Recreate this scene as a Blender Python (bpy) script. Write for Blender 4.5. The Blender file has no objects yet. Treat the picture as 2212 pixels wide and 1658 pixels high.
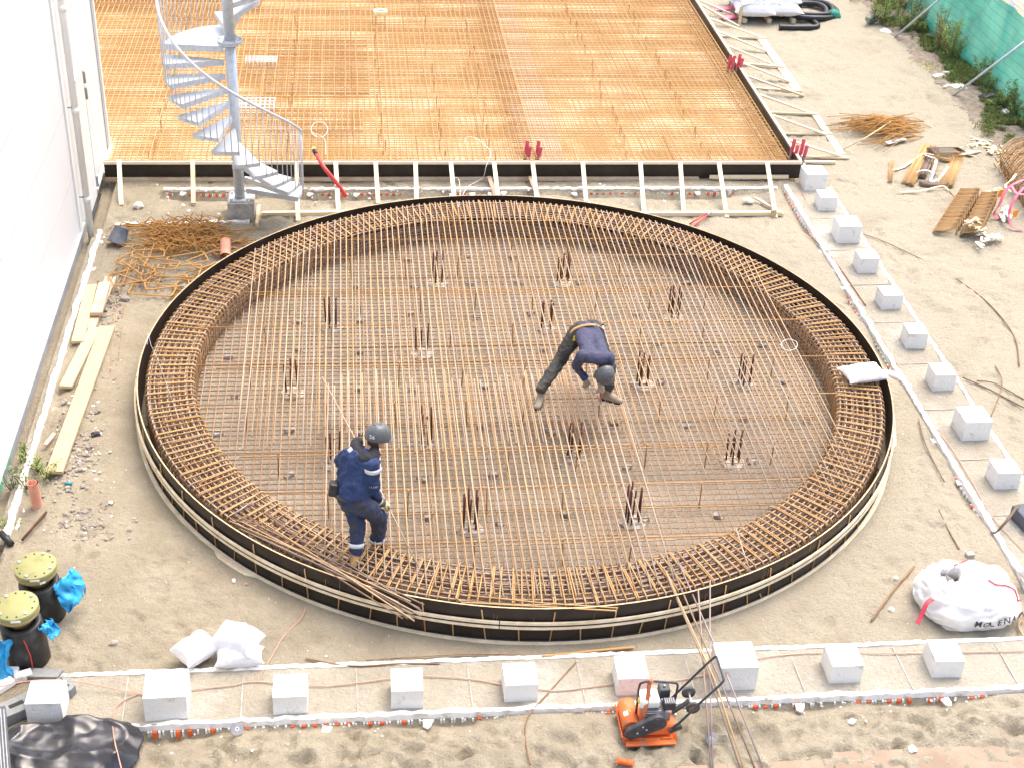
import bpy, math, random
from mathutils import Vector, Matrix, Quaternion, noise
R_ = math.radians
random.seed(7)
sc = bpy.context.scene
C = sc.collection
# ---------------------------------------------------------------- camera
FPX, PIT, ROL, YAW, CH = 3055.28, .57729, .054416, .130778, 10.98
cd = bpy.data.cameras.new("camera"); cam = bpy.data.objects.new("camera", cd); C.objects.link(cam)
fw = Vector((math.sin(YAW)*math.cos(PIT), math.cos(YAW)*math.cos(PIT), -math.sin(PIT)))
r0 = Vector((math.cos(YAW), -math.sin(YAW), 0)); u0 = r0.cross(fw)
CR = math.cos(ROL)*r0 + math.sin(ROL)*u0; CU = CR.cross(fw)
m = Matrix((CR, CU, -fw)).transposed().to_4x4(); m.translation = (0, 0, CH)
cam.matrix_world = m
cd.sensor_width = 36; cd.lens = FPX/2212*36; cd.clip_end = 600
sc.camera = cam
def at(x, y, z=0.0):
    "world point at height z seen at (x, y) of the 2212 x 1658 measuring grid"
    d = (x-1106)/FPX*CR + (829-y)/FPX*CU + fw
    return Vector((0, 0, CH)) + d*((z-CH)/d.z)
def aty(x, y, Y):
    d = (x-1106)/FPX*CR + (829-y)/FPX*CU + fw
    return Vector((0, 0, CH)) + d*(Y/d.y)
# ---------------------------------------------------------------- light
w = bpy.data.worlds.new("World"); sc.world = w; w.use_nodes = True
nt = w.node_tree; bg = nt.nodes['Background']
sky = nt.nodes.new('ShaderNodeTexSky'); sky.sky_type = 'NISHITA'; sky.sun_disc = False
SUN_EL, SUN_AZ = R_(64), R_(40)
sky.sun_elevation = SUN_EL; sky.sun_rotation = SUN_AZ
sky.air_density = 1.0; sky.dust_density = 6.0; sky.ozone_density = .6
nt.links.new(sky.outputs[0], bg.inputs[0]); bg.inputs[1].default_value = .15
sd = bpy.data.lights.new("sun", 'SUN'); sun = bpy.data.objects.new("sun", sd); C.objects.link(sun)
sd.energy = .5; sd.angle = R_(55); sd.color = (1, .97, .92)
sdir = Vector((math.sin(SUN_AZ)*math.cos(SUN_EL), math.cos(SUN_AZ)*math.cos(SUN_EL), math.sin(SUN_EL)))
sun.rotation_euler = sdir.to_track_quat('Z', 'Y').to_euler()
sc.view_settings.view_transform = 'Standard'; sc.view_settings.look = 'None'
sc.view_settings.exposure = 1.55; sc.view_settings.gamma = 1
# ---------------------------------------------------------------- helpers
def tag(o, label=None, cat=None, group=None, kind=None):
    if label: o['label'] = label
    if cat: o['category'] = cat
    if group: o['group'] = group
    if kind: o['kind'] = kind
    return o
def thing(name, label, cat, loc=(0, 0, 0), group=None, rz=0):
    o = bpy.data.objects.new(name, None); C.objects.link(o); o.location = loc; o.rotation_euler = (0, 0, rz)
    o.empty_display_size = .1
    return tag(o, label, cat, group)
MW = {}
def W(o):
    m = Matrix.Translation(o.location) @ o.rotation_euler.to_matrix().to_4x4()
    return W(o.parent) @ m if o.parent else m
class MB:
    def __init__(s): s.v = []; s.f = []; s.sm = []; s.mi = []; s.m = 0
    def face(s, idx, smooth=False): s.f.append(idx); s.sm.append(smooth); s.mi.append(s.m)
    def box(s, c, d, rz=0, M=None, top=1.0, tx=None):
        c = Vector(c); n = len(s.v); rm = (M or Matrix.Rotation(rz, 3, 'Z'))
        for k in (-1, 1):
            sc_ = top if k == 1 else 1
            for a, b in ((-1, -1), (1, -1), (1, 1), (-1, 1)):
                s.v.append(c + rm @ Vector((a*d[0]/2*sc_, b*d[1]/2*sc_, k*d[2]/2)))
        for q in ((0, 3, 2, 1), (4, 5, 6, 7), (0, 1, 5, 4), (1, 2, 6, 5), (2, 3, 7, 6), (3, 0, 4, 7)):
            s.face([n+i for i in q])
        return s
    def bar(s, a, b, w, h, up=(0, 0, 1)):
        a, b = Vector(a), Vector(b); d = b-a; L = d.length; d.normalize()
        up = Vector(up); x = d; y = up.cross(x); y.normalize(); z = x.cross(y)
        return s.box((a+b)/2, (L, w, h), M=Matrix((x, y, z)).transposed())
    def tube(s, pts, r, n=6, closed=False, cap=True, up=None):
        pts = [Vector(p) for p in pts]; N = len(pts); base = len(s.v)
        rr = r if isinstance(r, (list, tuple)) else [r]*N
        ref = None
        for i, p in enumerate(pts):
            if closed: t = pts[(i+1) % N]-pts[i-1]
            else: t = pts[min(i+1, N-1)]-pts[max(i-1, 0)]
            t.normalize()
            if ref is None:
                ref = Vector((0, 0, 1)) if abs(t.z) < .9 else Vector((1, 0, 0))
            x = ref - t*ref.dot(t)
            if x.length < 1e-5: x = t.orthogonal()
            x.normalize(); y = t.cross(x); ref = x
            for k in range(n):
                a = 2*math.pi*k/n
                s.v.append(p + (x*math.cos(a)+y*math.sin(a))*rr[i])
        for i in range(N if closed else N-1):
            j = (i+1) % N
            for k in range(n):
                l = (k+1) % n
                s.face([base+i*n+k, base+i*n+l, base+j*n+l, base+j*n+k], n > 4)
        if cap and not closed:
            s.face([base+k for k in range(n)][::-1]); s.face([base+(N-1)*n+k for k in range(n)])
        return s
    def lathe(s, prof, c=(0, 0, 0), n=24, M=None, cap=True):
        c = Vector(c); base = len(s.v); M = M or Matrix.Identity(3)
        for r, z in prof:
            for k in range(n):
                a = 2*math.pi*k/n
                s.v.append(c + M @ Vector((r*math.cos(a), r*math.sin(a), z)))
        P = len(prof)
        for i in range(P-1):
            for k in range(n):
                l = (k+1) % n
                s.face([base+i*n+k, base+i*n+l, base+(i+1)*n+l, base+(i+1)*n+k], True)
        if cap:
            s.face([base+k for k in range(n)][::-1]); s.face([base+(P-1)*n+k for k in range(n)])
        return s
    def ribbon(s, pts, w, th=.003, side=None):
        "flat strap along a path"
        pts = [Vector(p) for p in pts]; N = len(pts); base = len(s.v)
        for i, p in enumerate(pts):
            t = (pts[min(i+1, N-1)]-pts[max(i-1, 0)]).normalized()
            sd_ = (side[i] if side else t.cross(Vector((0, 0, 1))))
            if sd_.length < 1e-4: sd_ = Vector((1, 0, 0))
            sd_ = sd_.normalized(); nn = sd_.cross(t).normalized()
            for a, b in ((-1, -1), (1, -1), (1, 1), (-1, 1)):
                s.v.append(p+sd_*a*w/2+nn*b*th/2)
        for i in range(N-1):
            for k in range(4):
                l = (k+1) % 4
                s.face([base+i*4+k, base+i*4+l, base+i*4+4+l, base+i*4+4+k], True)
        s.face([base+3, base+2, base+1, base]); s.face([base+(N-1)*4+k for k in range(4)])
        return s
    def prism(s, poly, z0, z1, c=(0, 0, 0), M=None):
        c = Vector(c); n = len(poly); base = len(s.v); M = M or Matrix.Identity(3)
        for z in (z0, z1):
            for x, y in poly: s.v.append(c+M @ Vector((x, y, z)))
        s.face([base+i for i in range(n)][::-1]); s.face([base+n+i for i in range(n)])
        for i in range(n):
            j = (i+1) % n; s.face([base+i, base+j, base+n+j, base+n+i])
        return s
    def rock(s, c, r, seed=0, flat=.7, n1=6, n2=4, rz=None):
        c = Vector(c); rnd = random.Random(seed); base = len(s.v)
        rx, ry, rzz = r*rnd.uniform(.7, 1.3), r*rnd.uniform(.6, 1.1), r*flat*rnd.uniform(.7, 1.2)
        a0 = rnd.uniform(0, 6.28); ca, sa = math.cos(a0), math.sin(a0)
        for i in range(1, n2):
            t = math.pi*i/n2
            for k in range(n1):
                a = 2*math.pi*k/n1+rnd.uniform(-.3, .3); q = rnd.uniform(.8, 1.15)
                x, y, z = rx*math.sin(t)*math.cos(a)*q, ry*math.sin(t)*math.sin(a)*q, rzz*math.cos(t)*q
                s.v.append(c+Vector((x*ca-y*sa, x*sa+y*ca, z)))
        tp = len(s.v); s.v.append(c+Vector((0, 0, rzz))); s.v.append(c-Vector((0, 0, rzz)))
        for i in range(n2-2):
            for k in range(n1):
                l = (k+1) % n1; s.face([base+i*n1+k, base+(i+1)*n1+k, base+(i+1)*n1+l, base+i*n1+l])
        for k in range(n1):
            l = (k+1) % n1; s.face([tp, base+k, base+l]); q = base+(n2-2)*n1; s.face([tp+1, q+l, q+k])
        return s
    def build(s, name, mat, parent=None, bevel=0, local=True):
        me = bpy.data.meshes.new(name)
        v = s.v
        if parent is not None and local:
            inv = W(parent).inverted(); v = [inv @ p for p in v]
        me.from_pydata([tuple(p) for p in v], [], s.f)
        me.polygons.foreach_set('use_smooth', s.sm)
        mats = mat if isinstance(mat, (list, tuple)) else [mat]
        for q in mats: me.materials.append(q)
        if len(mats) > 1: me.polygons.foreach_set('material_index', s.mi)
        me.update()
        o = bpy.data.objects.new(name, me); C.objects.link(o)
        if parent is not None: o.parent = parent
        if bevel:
            b = o.modifiers.new('bevel', 'BEVEL'); b.width = bevel; b.segments = 2; b.limit_method = 'ANGLE'; b.angle_limit = .6
        return o
def copy_tree(o, parent=None):
    c = o.copy(); C.objects.link(c); c.parent = parent
    for ch in [x for x in o.children if x.name in C.objects and x is not c]:
        copy_tree(ch, c)
    return c
def arc(c, r, a0, a1, n, z=0):
    return [Vector((c[0]+r*math.cos(a0+(a1-a0)*i/(n-1)), c[1]+r*math.sin(a0+(a1-a0)*i/(n-1)), z)) for i in range(n)]
def catmull(P, n=6):
    P = [Vector(p) for p in P]; out = []
    for i in range(len(P)-1):
        p0, p1, p2, p3 = P[max(i-1, 0)], P[i], P[i+1], P[min(i+2, len(P)-1)]
        for k in range(n):
            t = k/n
            out.append(.5*((2*p1)+(p2-p0)*t+(2*p0-5*p1+4*p2-p3)*t*t+(3*p1-p0-3*p2+p3)*t**3))
    out.append(P[-1]); return out
# ---------------------------------------------------------------- materials
MATS = {}
def M(name, col, rough=.75, metal=0., var=.18, scale=6., bump=.25, bscale=60., c2=None, rnd=0., c3=None, fac=(.35, .65), stretch=None, spec=.4, trans=0., bdist=.004):
    m = bpy.data.materials.new(name); m.use_nodes = True; t = m.node_tree; L = t.links.new; N = t.nodes.new
    b = t.nodes['Principled BSDF']; b.inputs['Roughness'].default_value = rough; b.inputs['Metallic'].default_value = metal
    b.inputs['Specular IOR Level'].default_value = spec
    tc = N('ShaderNodeTexCoord'); src = tc.outputs['Object']
    if stretch:
        mp = N('ShaderNodeMapping'); mp.inputs['Scale'].default_value = stretch; L(src, mp.inputs[0]); src = mp.outputs[0]
    n1 = N('ShaderNodeTexNoise'); n1.inputs['Scale'].default_value = scale; n1.inputs['Detail'].default_value = 6; n1.inputs['Roughness'].default_value = .65
    L(src, n1.inputs['Vector'])
    cr = N('ShaderNodeValToRGB'); cr.color_ramp.elements[0].position = fac[0]; cr.color_ramp.elements[1].position = fac[1]
    lo = tuple(max(0, c*(1-var)) for c in col); hi = tuple(min(1, c*(1+var)) for c in (c2 or col))
    if c2: lo, hi = col, c2
    cr.color_ramp.elements[0].color = (*lo, 1); cr.color_ramp.elements[1].color = (*hi, 1)
    L(n1.outputs['Fac'], cr.inputs[0]); out = cr.outputs[0]
    if rnd:
        oi = N('ShaderNodeObjectInfo'); ge = N('ShaderNodeNewGeometry'); ad = N('ShaderNodeMath'); ad.operation = 'ADD'
        L(oi.outputs['Random'], ad.inputs[0]); L(ge.outputs['Random Per Island'], ad.inputs[1])
        fr = N('ShaderNodeMath'); fr.operation = 'FRACT'; L(ad.outputs[0], fr.inputs[0])
        r2 = N('ShaderNodeValToRGB'); els = r2.color_ramp.elements
        cols = c3 or [tuple(c*(1-rnd) for c in col), col, tuple(min(1, c*(1+rnd)) for c in col)]
        els[0].color = (*cols[0], 1); els[1].color = (*cols[-1], 1)
        for i, cc in enumerate(cols[1:-1]):
            e = els.new((i+1)/(len(cols)-1)); e.color = (*cc, 1)
        L(fr.outputs[0], r2.inputs[0])
        mx = N('ShaderNodeMix'); mx.data_type = 'RGBA'; mx.inputs[0].default_value = .65
        L(out, mx.inputs[6]); L(r2.outputs[0], mx.inputs[7]); out = mx.outputs[2]
    L(out, b.inputs['Base Color'])
    if bump:
        n2 = N('ShaderNodeTexNoise'); n2.inputs['Scale'].default_value = bscale; n2.inputs['Detail'].default_value = 5; L(src, n2.inputs['Vector'])
        bm = N('ShaderNodeBump'); bm.inputs['Strength'].default_value = bump; bm.inputs['Distance'].default_value = bdist*2
        L(n2.outputs['Fac'], bm.inputs['Height']); L(bm.outputs[0], b.inputs['Normal'])
    if trans: b.inputs['Transmission Weight'].default_value = trans
    MATS[name] = m; return m
rust = M('rebar_rust', (.38, .21, .08), .8, .1, rnd=.4, scale=9, c3=[(.36, .20, .08), (.52, .31, .12), (.58, .37, .17), (.46, .33, .21), (.54, .32, .12)])
rust_dark = M('rebar_dark', (.26, .17, .12), .75, .3, rnd=.4, scale=9, c3=[(.15, .10, .07), (.27, .20, .15), (.34, .28, .235), (.22, .14, .08)])
rust_tan = M('rebar_tan', (.56, .38, .23), .65, .25, rnd=.5, scale=5, c3=[(.42, .26, .12), (.47, .34, .21), (.38, .33, .28), (.50, .33, .15), (.34, .24, .16), (.38, .36, .36)])
rust_or = M('rebar_orange', (.46, .27, .12), .75, .1, rnd=.4, scale=4, c3=[(.50, .29, .10), (.58, .36, .14), (.46, .29, .13), (.62, .41, .19)])
rust_pile = M('dowel_rust', (.10, .035, .02), .7, .2, var=.3)
film = M('film_faced_ply', (.016, .011, .008), .42, 0, c2=(.034, .025, .020), scale=3, bump=.15, bscale=20, spec=.3)
wood = M('pine_wood', (.72, .55, .34), .7, 0, c2=(.84, .70, .47), scale=3, stretch=(1, 9, 9), bump=.2, rnd=.2, c3=[(.74, .56, .33), (.86, .74, .54), (.80, .66, .42)])
wood_y = M('plank_wood', (.52, .38, .20), .7, 0, c2=(.68, .53, .31), scale=2.5, stretch=(9, 1, 9), bump=.2, rnd=.2, c3=[(.55, .40, .22), (.66, .52, .30), (.50, .36, .23)])
wood_old = M('weathered_wood', (.50, .36, .22), .8, 0, c2=(.66, .55, .42), scale=4, bump=.3)
eps = M('white_foam', (.62, .57, .48), .85, 0, c2=(.90, .885, .84), fac=(.36, .50), scale=7, bump=.5, bscale=90, bdist=.008)
orange = M('orange_spacer', (.75, .13, .03), .6, 0, var=.2, rnd=.3)
cgrey = M('mortar_grey', (.30, .28, .25), .9, 0, var=.25)
block_m = M('cast_concrete', (.50, .46, .40), .85, 0, c2=(.78, .77, .73), scale=6, bump=.6, bscale=35, fac=(.27, .43), bdist=.008)
conc = M('grey_concrete', (.40, .38, .34), .9, 0, var=.25, scale=9, bump=.5, bscale=40)
galv = M('galvanised_steel', (.50, .535, .57), .45, .3, c2=(.63, .665, .70), scale=14, bump=.08)
white_wall = M('white_panel', (.66, .665, .67), .5, 0, var=.015, scale=.7, bump=.02)
white_pvc = M('white_pvc', (.82, .82, .78), .35, 0, var=.02, bump=0)
wood_pk = 0
plinth_m = M('plinth_render', (.30, .31, .33), .85, 0, c2=(.42, .43, .46), scale=3, bump=.3)
black_pl = M('black_plastic', (.012, .012, .014), .38, 0, c2=(.03, .03, .033), scale=4, bump=.15, bscale=15)
sack_m = M('white_woven_sack', (.78, .78, .80), .75, 0, var=.05, bump=.35, bscale=25, bdist=.01)
redpipe = M('red_plastic', (.62, .06, .05), .4, 0, var=.1, bump=0)
pinkpipe = M('pink_plastic', (.68, .12, .17), .45, 0, var=.15, bump=0)
steelgrey = M('grey_metal', (.35, .35, .36), .5, .5, var=.15)
terracotta = M('clay_pipe', (.58, .24, .14), .6, 0, c2=(.70, .36, .26), scale=3, bump=.1)
print('setup ok')
# ================================================================ ground
RC = Vector((2.25, 16.67)); RO = 5.17           # ring centre and outer radius
def beam_dip(x, y):
    "sand scraped away beside the foam edges"
    d = 0
    if -2.6 < x < 7.6 and y < 10.47:
        q = .42+.5*noise.noise(Vector((x*.75, 3.1, 0)))*3.0
        q += .35 if -1 < x < 1.2 else 0
        d = max(d, max(0, min(1, q))*.15*math.exp(-max(0, (10.40-y))/.16))
    if 12 < y < 23.3 and x < 7.92:
        q = .35+.5*noise.noise(Vector((y*.8, 9.7, 0)))*3.0
        d = max(d, max(0, min(1, q))*.10*math.exp(-max(0, (7.84-x))/.14))
    if -3.4 < x < 7.6 and 22.3 < y < 23.02:
        q = .9+.5*noise.noise(Vector((x*.7, 1.7, 0)))*2
        d = max(d, max(0, min(1, q))*.17*math.exp(-max(0, (22.96-y))/.3))
    if -4.6 < x < -4.19 and y < 24.5: return .15
    if -4.09 < x < -3.7 and 13.5 < y < 21.6: d = max(d, (.05+.05*noise.noise(Vector((y, 4, 0))))*math.exp(-max(0, x+4.06)/.16))
    return d
rnd = random.Random(3)
feet = []
for i in range(1700):
    fx, fy = rnd.uniform(-4, 13), rnd.uniform(9, 31)
    if i < 420: fy = rnd.uniform(9, 10.3); fx = rnd.uniform(-2.5, 7.6)
    feet.append((fx, fy, rnd.uniform(0, 3.14), rnd.uniform(.015, .038), rnd.uniform(.8, 1.15)))
from collections import defaultdict
cell = defaultdict(list)
for f in feet:
    for i in range(int((f[0]-.35)//.5), int((f[0]+.35)//.5)+1):
        for j in range(int((f[1]-.35)//.5), int((f[1]+.35)//.5)+1): cell[(i, j)].append(f)
def ground_z(x, y):
    if x < -4.7 or x > 17 or y < 8.5 or y > 37: return 0.0
    r = math.hypot(x-RC.x, y-RC.y)
    if r < RO+.03: return -.05
    if 23.45 < y and x < 8.3: return -.05
    if 10.44 < y < 11.26 and x > -3.4 and x < 9.2: return -.05
    if 7.9 < x < 8.78 and 11 < y < 23.3: return -.05
    v = Vector((x, y, 0))
    z = .035*noise.noise(v*.7)+.022*noise.noise(v*1.9+Vector((5, 0, 0)))
    q = noise.noise(v*5.0); z += .013*q
    z += .020*(1-abs(noise.noise(v*6.5+Vector((0, 9, 0))))*3.2)*max(0, min(1, .5+noise.noise(v*.8+Vector((2, 2, 0)))*2))
    z += .010*noise.noise(v*13)
    damp = 1.0
    if r < RO+.6: damp = max(.15, (r-RO)/.6)
    for fx, fy, a, dp, s in cell.get((int(x//.5), int(y//.5)), ()):
        dx, dy = x-fx, y-fy; ca, sa = math.cos(a), math.sin(a)
        u, v2 = (dx*ca+dy*sa)/(.15*s), (-dx*sa+dy*ca)/(.065*s)
        e = u*u+v2*v2
        if e < 1: z -= dp*(1-e*e)
        elif e < 3: z += dp*.35*(1-(e-1)/2)
    if y < 10.3: z = z*1.35
    z -= beam_dip(x, y)
    # rising sandy bank toward the fence
    if y > 10.45 and x > 8.8: z += .10*max(0, min(1, (x-10.5)/2))*max(0, min(1, (y-22)/3)) if x > 10.5 else 0
    # keep clear of beam tops
    z = z*damp
    if x < -4.19: return z
    for d0 in (abs(y-10.42) if -3.5 < x < 9 else 9, abs(y-11.28) if -3.5 < x < 9 else 9, abs(x-7.88) if 11 < y < 23.3 else 9, abs(x-8.8) if 11 < y < 23.3 else 9, abs(x+4.2) if y < 24 else 9):
        if d0 < .3: z = min(z, .0+z*d0/.3)
    return z
def lines(a, b, st):
    n = int(round((b-a)/st)); return [a+(b-a)*i/n for i in range(n)]
xs = [-300, -80, -30, -12, -7]+lines(-4.8, 9.2, .04)+lines(9.2, 17.5, .06)+[17.5, 20, 26, 45, 100, 300]
ys = [-300, -100, -40, -10, 2, 7]+lines(8.4, 14, .036)+lines(14, 24, .05)+lines(24, 37, .08)+[37, 40, 48, 70, 130, 300]
gv = []; gf = []
NX, NY = len(xs), len(ys)
for y in ys:
    for x in xs: gv.append((x, y, ground_z(x, y)))
for j in range(NY-1):
    o_ = j*NX
    for i in range(NX-1): gf.append((o_+i, o_+i+1, o_+NX+i+1, o_+NX+i))
gm = bpy.data.meshes.new("ground"); gm.from_pydata(gv, [], gf)
gm.polygons.foreach_set('use_smooth', [True]*len(gf))
def sand_mat(name, cA, cB, cC, dampc, pebble=True, grad=True, spd=.5):
    m = bpy.data.materials.new(name); m.use_nodes = True; t = m.node_tree; L = t.links.new; N = t.nodes.new
    b = t.nodes['Principled BSDF']; b.inputs['Roughness'].default_value = .95; b.inputs['Specular IOR Level'].default_value = .2
    tc = N('ShaderNodeTexCoord'); src = tc.outputs['Object']
    def nz(s, d=6, r=.6, off=0):
        n = N('ShaderNodeTexNoise'); n.inputs['Scale'].default_value = s; n.inputs['Detail'].default_value = d; n.inputs['Roughness'].default_value = r
        if off:
            mp = N('ShaderNodeMapping'); mp.inputs['Location'].default_value = (off, off, off); L(src, mp.inputs[0]); L(mp.outputs[0], n.inputs['Vector'])
        else: L(src, n.inputs['Vector'])
        return n.outputs['Fac']
    def ramp(f, p0, p1, c0, c1):
        r = N('ShaderNodeValToRGB'); r.color_ramp.elements[0].position = p0; r.color_ramp.elements[1].position = p1
        r.color_ramp.elements[0].color = (*c0, 1); r.color_ramp.elements[1].color = (*c1, 1); L(f, r.inputs[0]); return r.outputs[0]
    def mix(f, a, bb, bt='MIX'):
        x = N('ShaderNodeMix'); x.data_type = 'RGBA'; x.blend_type = bt
        if isinstance(f, float): x.inputs[0].default_value = f
        else: L(f, x.inputs[0])
        for s, k in ((a, 6), (bb, 7)):
            if isinstance(s, tuple): x.inputs[k].default_value = (*s, 1)
            else: L(s, x.inputs[k])
        return x.outputs[2]
    W_, K_ = (1, 1, 1), (0, 0, 0)
    col = ramp(nz(1.3, 8, .65), .38, .62, cA, cB)
    if grad:      # light falloff put into the colour: paler to the east, darker by the building
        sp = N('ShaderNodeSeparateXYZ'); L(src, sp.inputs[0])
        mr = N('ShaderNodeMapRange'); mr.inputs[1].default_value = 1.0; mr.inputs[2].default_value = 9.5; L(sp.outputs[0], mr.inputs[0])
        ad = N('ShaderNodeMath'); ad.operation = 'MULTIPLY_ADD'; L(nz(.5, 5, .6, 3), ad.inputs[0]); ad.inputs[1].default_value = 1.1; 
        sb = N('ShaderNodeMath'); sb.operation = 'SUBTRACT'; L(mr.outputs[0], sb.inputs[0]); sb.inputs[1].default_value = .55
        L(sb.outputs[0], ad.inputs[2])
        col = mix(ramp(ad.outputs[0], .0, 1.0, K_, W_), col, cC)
    col = mix(ramp(nz(.9, 9, .7, 11), .52, .66, K_, (.55,)*3), col, dampc)
    col = mix(ramp(nz(30, 4, .7), .42, .7, K_, (.34,)*3), col, tuple(c*.60 for c in cA))
    col = mix(ramp(nz(11, 7, .75, 21), .55, .66, K_, (.32,)*3), col, tuple(c*.66 for c in cA))
    col = mix(ramp(nz(140, 2, .6), .35, .75, K_, (.35,)*3), col, tuple(min(1, c*1.35) for c in cB))
    if pebble:
        vo = N('ShaderNodeTexVoronoi'); vo.inputs['Scale'].default_value = 34; L(src, vo.inputs['Vector'])
        pm = ramp(vo.outputs['Distance'], .10, .17, W_, K_)
        sel = ramp(vo.outputs['Color'], .80, .84, K_, W_)
        mm = N('ShaderNodeMath'); mm.operation = 'MULTIPLY'; L(pm, mm.inputs[0]); L(sel, mm.inputs[1])
        hs = ramp(nz(9, 2), .4, .6, (.30, .22, .17), (.75, .70, .62))
        col = mix(mm.outputs[0], col, hs)
    L(col, b.inputs['Base Color'])
    bm = N('ShaderNodeBump'); bm.inputs['Strength'].default_value = .9; bm.inputs['Distance'].default_value = .032
    a1 = N('ShaderNodeMath'); a1.operation = 'MULTIPLY_ADD'; L(nz(50, 6, .75), a1.inputs[0]); a1.inputs[1].default_value = .55
    rg = N('ShaderNodeMath'); rg.operation = 'SUBTRACT'; L(nz(9, 7, .7, 31), rg.inputs[0]); rg.inputs[1].default_value = .5
    rb = N('ShaderNodeMath'); rb.operation = 'ABSOLUTE'; L(rg.outputs[0], rb.inputs[0]); rc = N('ShaderNodeMath'); rc.operation = 'MULTIPLY_ADD'; L(rb.outputs[0], rc.inputs[0]); rc.inputs[1].default_value = -3.0; L(nz(16, 7, .75), rc.inputs[2]); L(rc.outputs[0], a1.inputs[2])
    L(a1.outputs[0], bm.inputs['Height']); L(bm.outputs[0], b.inputs['Normal'])
    return m
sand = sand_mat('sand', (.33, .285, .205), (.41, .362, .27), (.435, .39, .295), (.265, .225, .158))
gravel = sand_mat('gravel_bed', (.36, .31, .24), (.44, .39, .31), (.44, .395, .32), (.31, .262, .20), grad=False)
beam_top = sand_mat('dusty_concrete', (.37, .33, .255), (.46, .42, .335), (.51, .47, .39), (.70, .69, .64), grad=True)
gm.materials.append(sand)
g = bpy.data.objects.new("ground", gm); C.objects.link(g); g['kind'] = 'structure'
# gravel bed inside the ring
mb = MB(); n = 96
xsr = [i*.07-5.2 for i in range(150)]
idx = {}
for j, yy in enumerate(xsr):
    for i, xx in enumerate(xsr):
        if xx*xx+yy*yy < 5.13**2:
            x, y = RC.x+xx, RC.y+yy; v = Vector((x, y, 0))
            idx[(i, j)] = len(mb.v); mb.v.append(Vector((x, y, .012*noise.noise(v*1.5)+.009*noise.noise(v*6)+.004*noise.noise(v*13)-.005)))
for (i, j), a in idx.items():
    q = [(i, j), (i+1, j), (i+1, j+1), (i, j+1)]
    if all(k in idx for k in q): mb.face([idx[k] for k in q], True)
o = mb.build('gravel_bed', gravel); o['kind'] = 'structure'
# steel road plates at the lower right corner
rustplate = M('road_plate_steel', (.25, .185, .13), .9, .05, c2=(.33, .26, .19), scale=2.5, bump=.4, bscale=25)
for i, (x0, x1, y0, y1, lab) in enumerate([(3.15, 4.75, 9.0, 9.62, 'dusty steel road plate half covered by sand at the bottom edge, left one'), (4.78, 7.0, 9.0, 9.70, 'dusty rust brown steel road plate at the bottom right corner')]):
    mb = MB(); mb.box(((x0+x1)/2, (y0+y1)/2, -.012 + .004*i), (x1-x0, y1-y0, .03))
    tag(mb.build('road_plate', rustplate, bevel=.004), lab, 'steel plate', 'steel road plates')
# ================================================================ foundation beams with foam edges
def foam_edge(name_parent, a, b, nrm, wdt=.075, z=.03, chips=True, tint=eps, seed=1, dark=True, chipdepth=.14):
    "foam strip from a to b with a jagged inner edge; honeycomb of orange spacers on its outer face (towards nrm)"
    a, b, nrm = Vector(a), Vector(b), Vector(nrm); L = (b-a).length; d = (b-a)/L
    rn = random.Random(seed); mb = MB(); st = .06; n = int(L/st)
    rows = []
    for i in range(n+1):
        s = L*i/n; p = a+d*s
        k = noise.noise(Vector((s*3, seed*3.3, 0))); k2 = noise.noise(Vector((s*9, seed*1.7, 4)))
        wi = wdt*(1+.35*k+.25*k2); zz = z+.012*k2+.006*rn.uniform(-1, 1)
        gap = rn.random() < .03
        o_ = nrm*(.008*rn.uniform(-1, 1))
        rows.append([p+o_+Vector((0, 0, -.2)), p+o_+Vector((0, 0, zz)), p-nrm*wi*.5+Vector((0, 0, zz+.008*rn.uniform(-1, 1)-(.03 if gap else 0))), p-nrm*wi+Vector((0, 0, zz-.006)), p-nrm*wi+Vector((0, 0, -.2))])
    b0 = len(mb.v)
    for r_ in rows: mb.v += r_
    for i in range(n):
        for k in range(4): mb.face([b0+i*5+k, b0+(i+1)*5+k, b0+(i+1)*5+k+1, b0+i*5+k+1])
    for k in (0, n): mb.face([b0+k*5+j for j in range(5)])
    mb.build('foam_edge', tint, name_parent)
    if chips:
        mo, mw, mg = MB(), MB(), MB(); s = .1
        M3 = Matrix((d, nrm, Vector((0, 0, 1)))).transposed()
        while s < L-.1:
            p = a+d*s
            top = -.045+rn.uniform(-.008, .006)
            if rn.random() < .55+.6*noise.noise(Vector((s*.7, seed, 0))):
                h = chipdepth*rn.uniform(.8, 1); mo.box(p+nrm*.016+Vector((0, 0, top-h/2)), (.042, .03, h), M=M3)
            if rn.random() < .8:
                mw.box(p+d*.048+nrm*.014+Vector((0, 0, top-.06)), (.020, .026, .12), M=M3)
                mw.box(p-d*.036+nrm*.012+Vector((0, 0, top-.06)), (.018, .022, .12), M=M3)
            mg.box(p+d*.085+nrm*.003+Vector((0, 0, top-.06)), (.055, .008, .12), M=M3)
            if rn.random() < .10:
                q = p+d*.02+nrm*.05; mw.prism([(-.05, 0), (.05, .005), (.04, -.07), (.01, -.12), (-.04, -.09)], -.01, .012, q+Vector((0, 0, -.03+rn.uniform(-.02, .02))), Matrix.Rotation(math.atan2(d.y, d.x)+rn.uniform(-.3, .3), 3, 'Z'))
            s += .115+rn.uniform(-.006, .006)
        for nm, b_, mt in (('orange_spacers', mo, orange), ('foam_ribs', mw, eps), ('dark_cells', mg, cgrey)): b_.build(nm, mt, name_parent)['kind'] = 'stuff'
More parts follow.
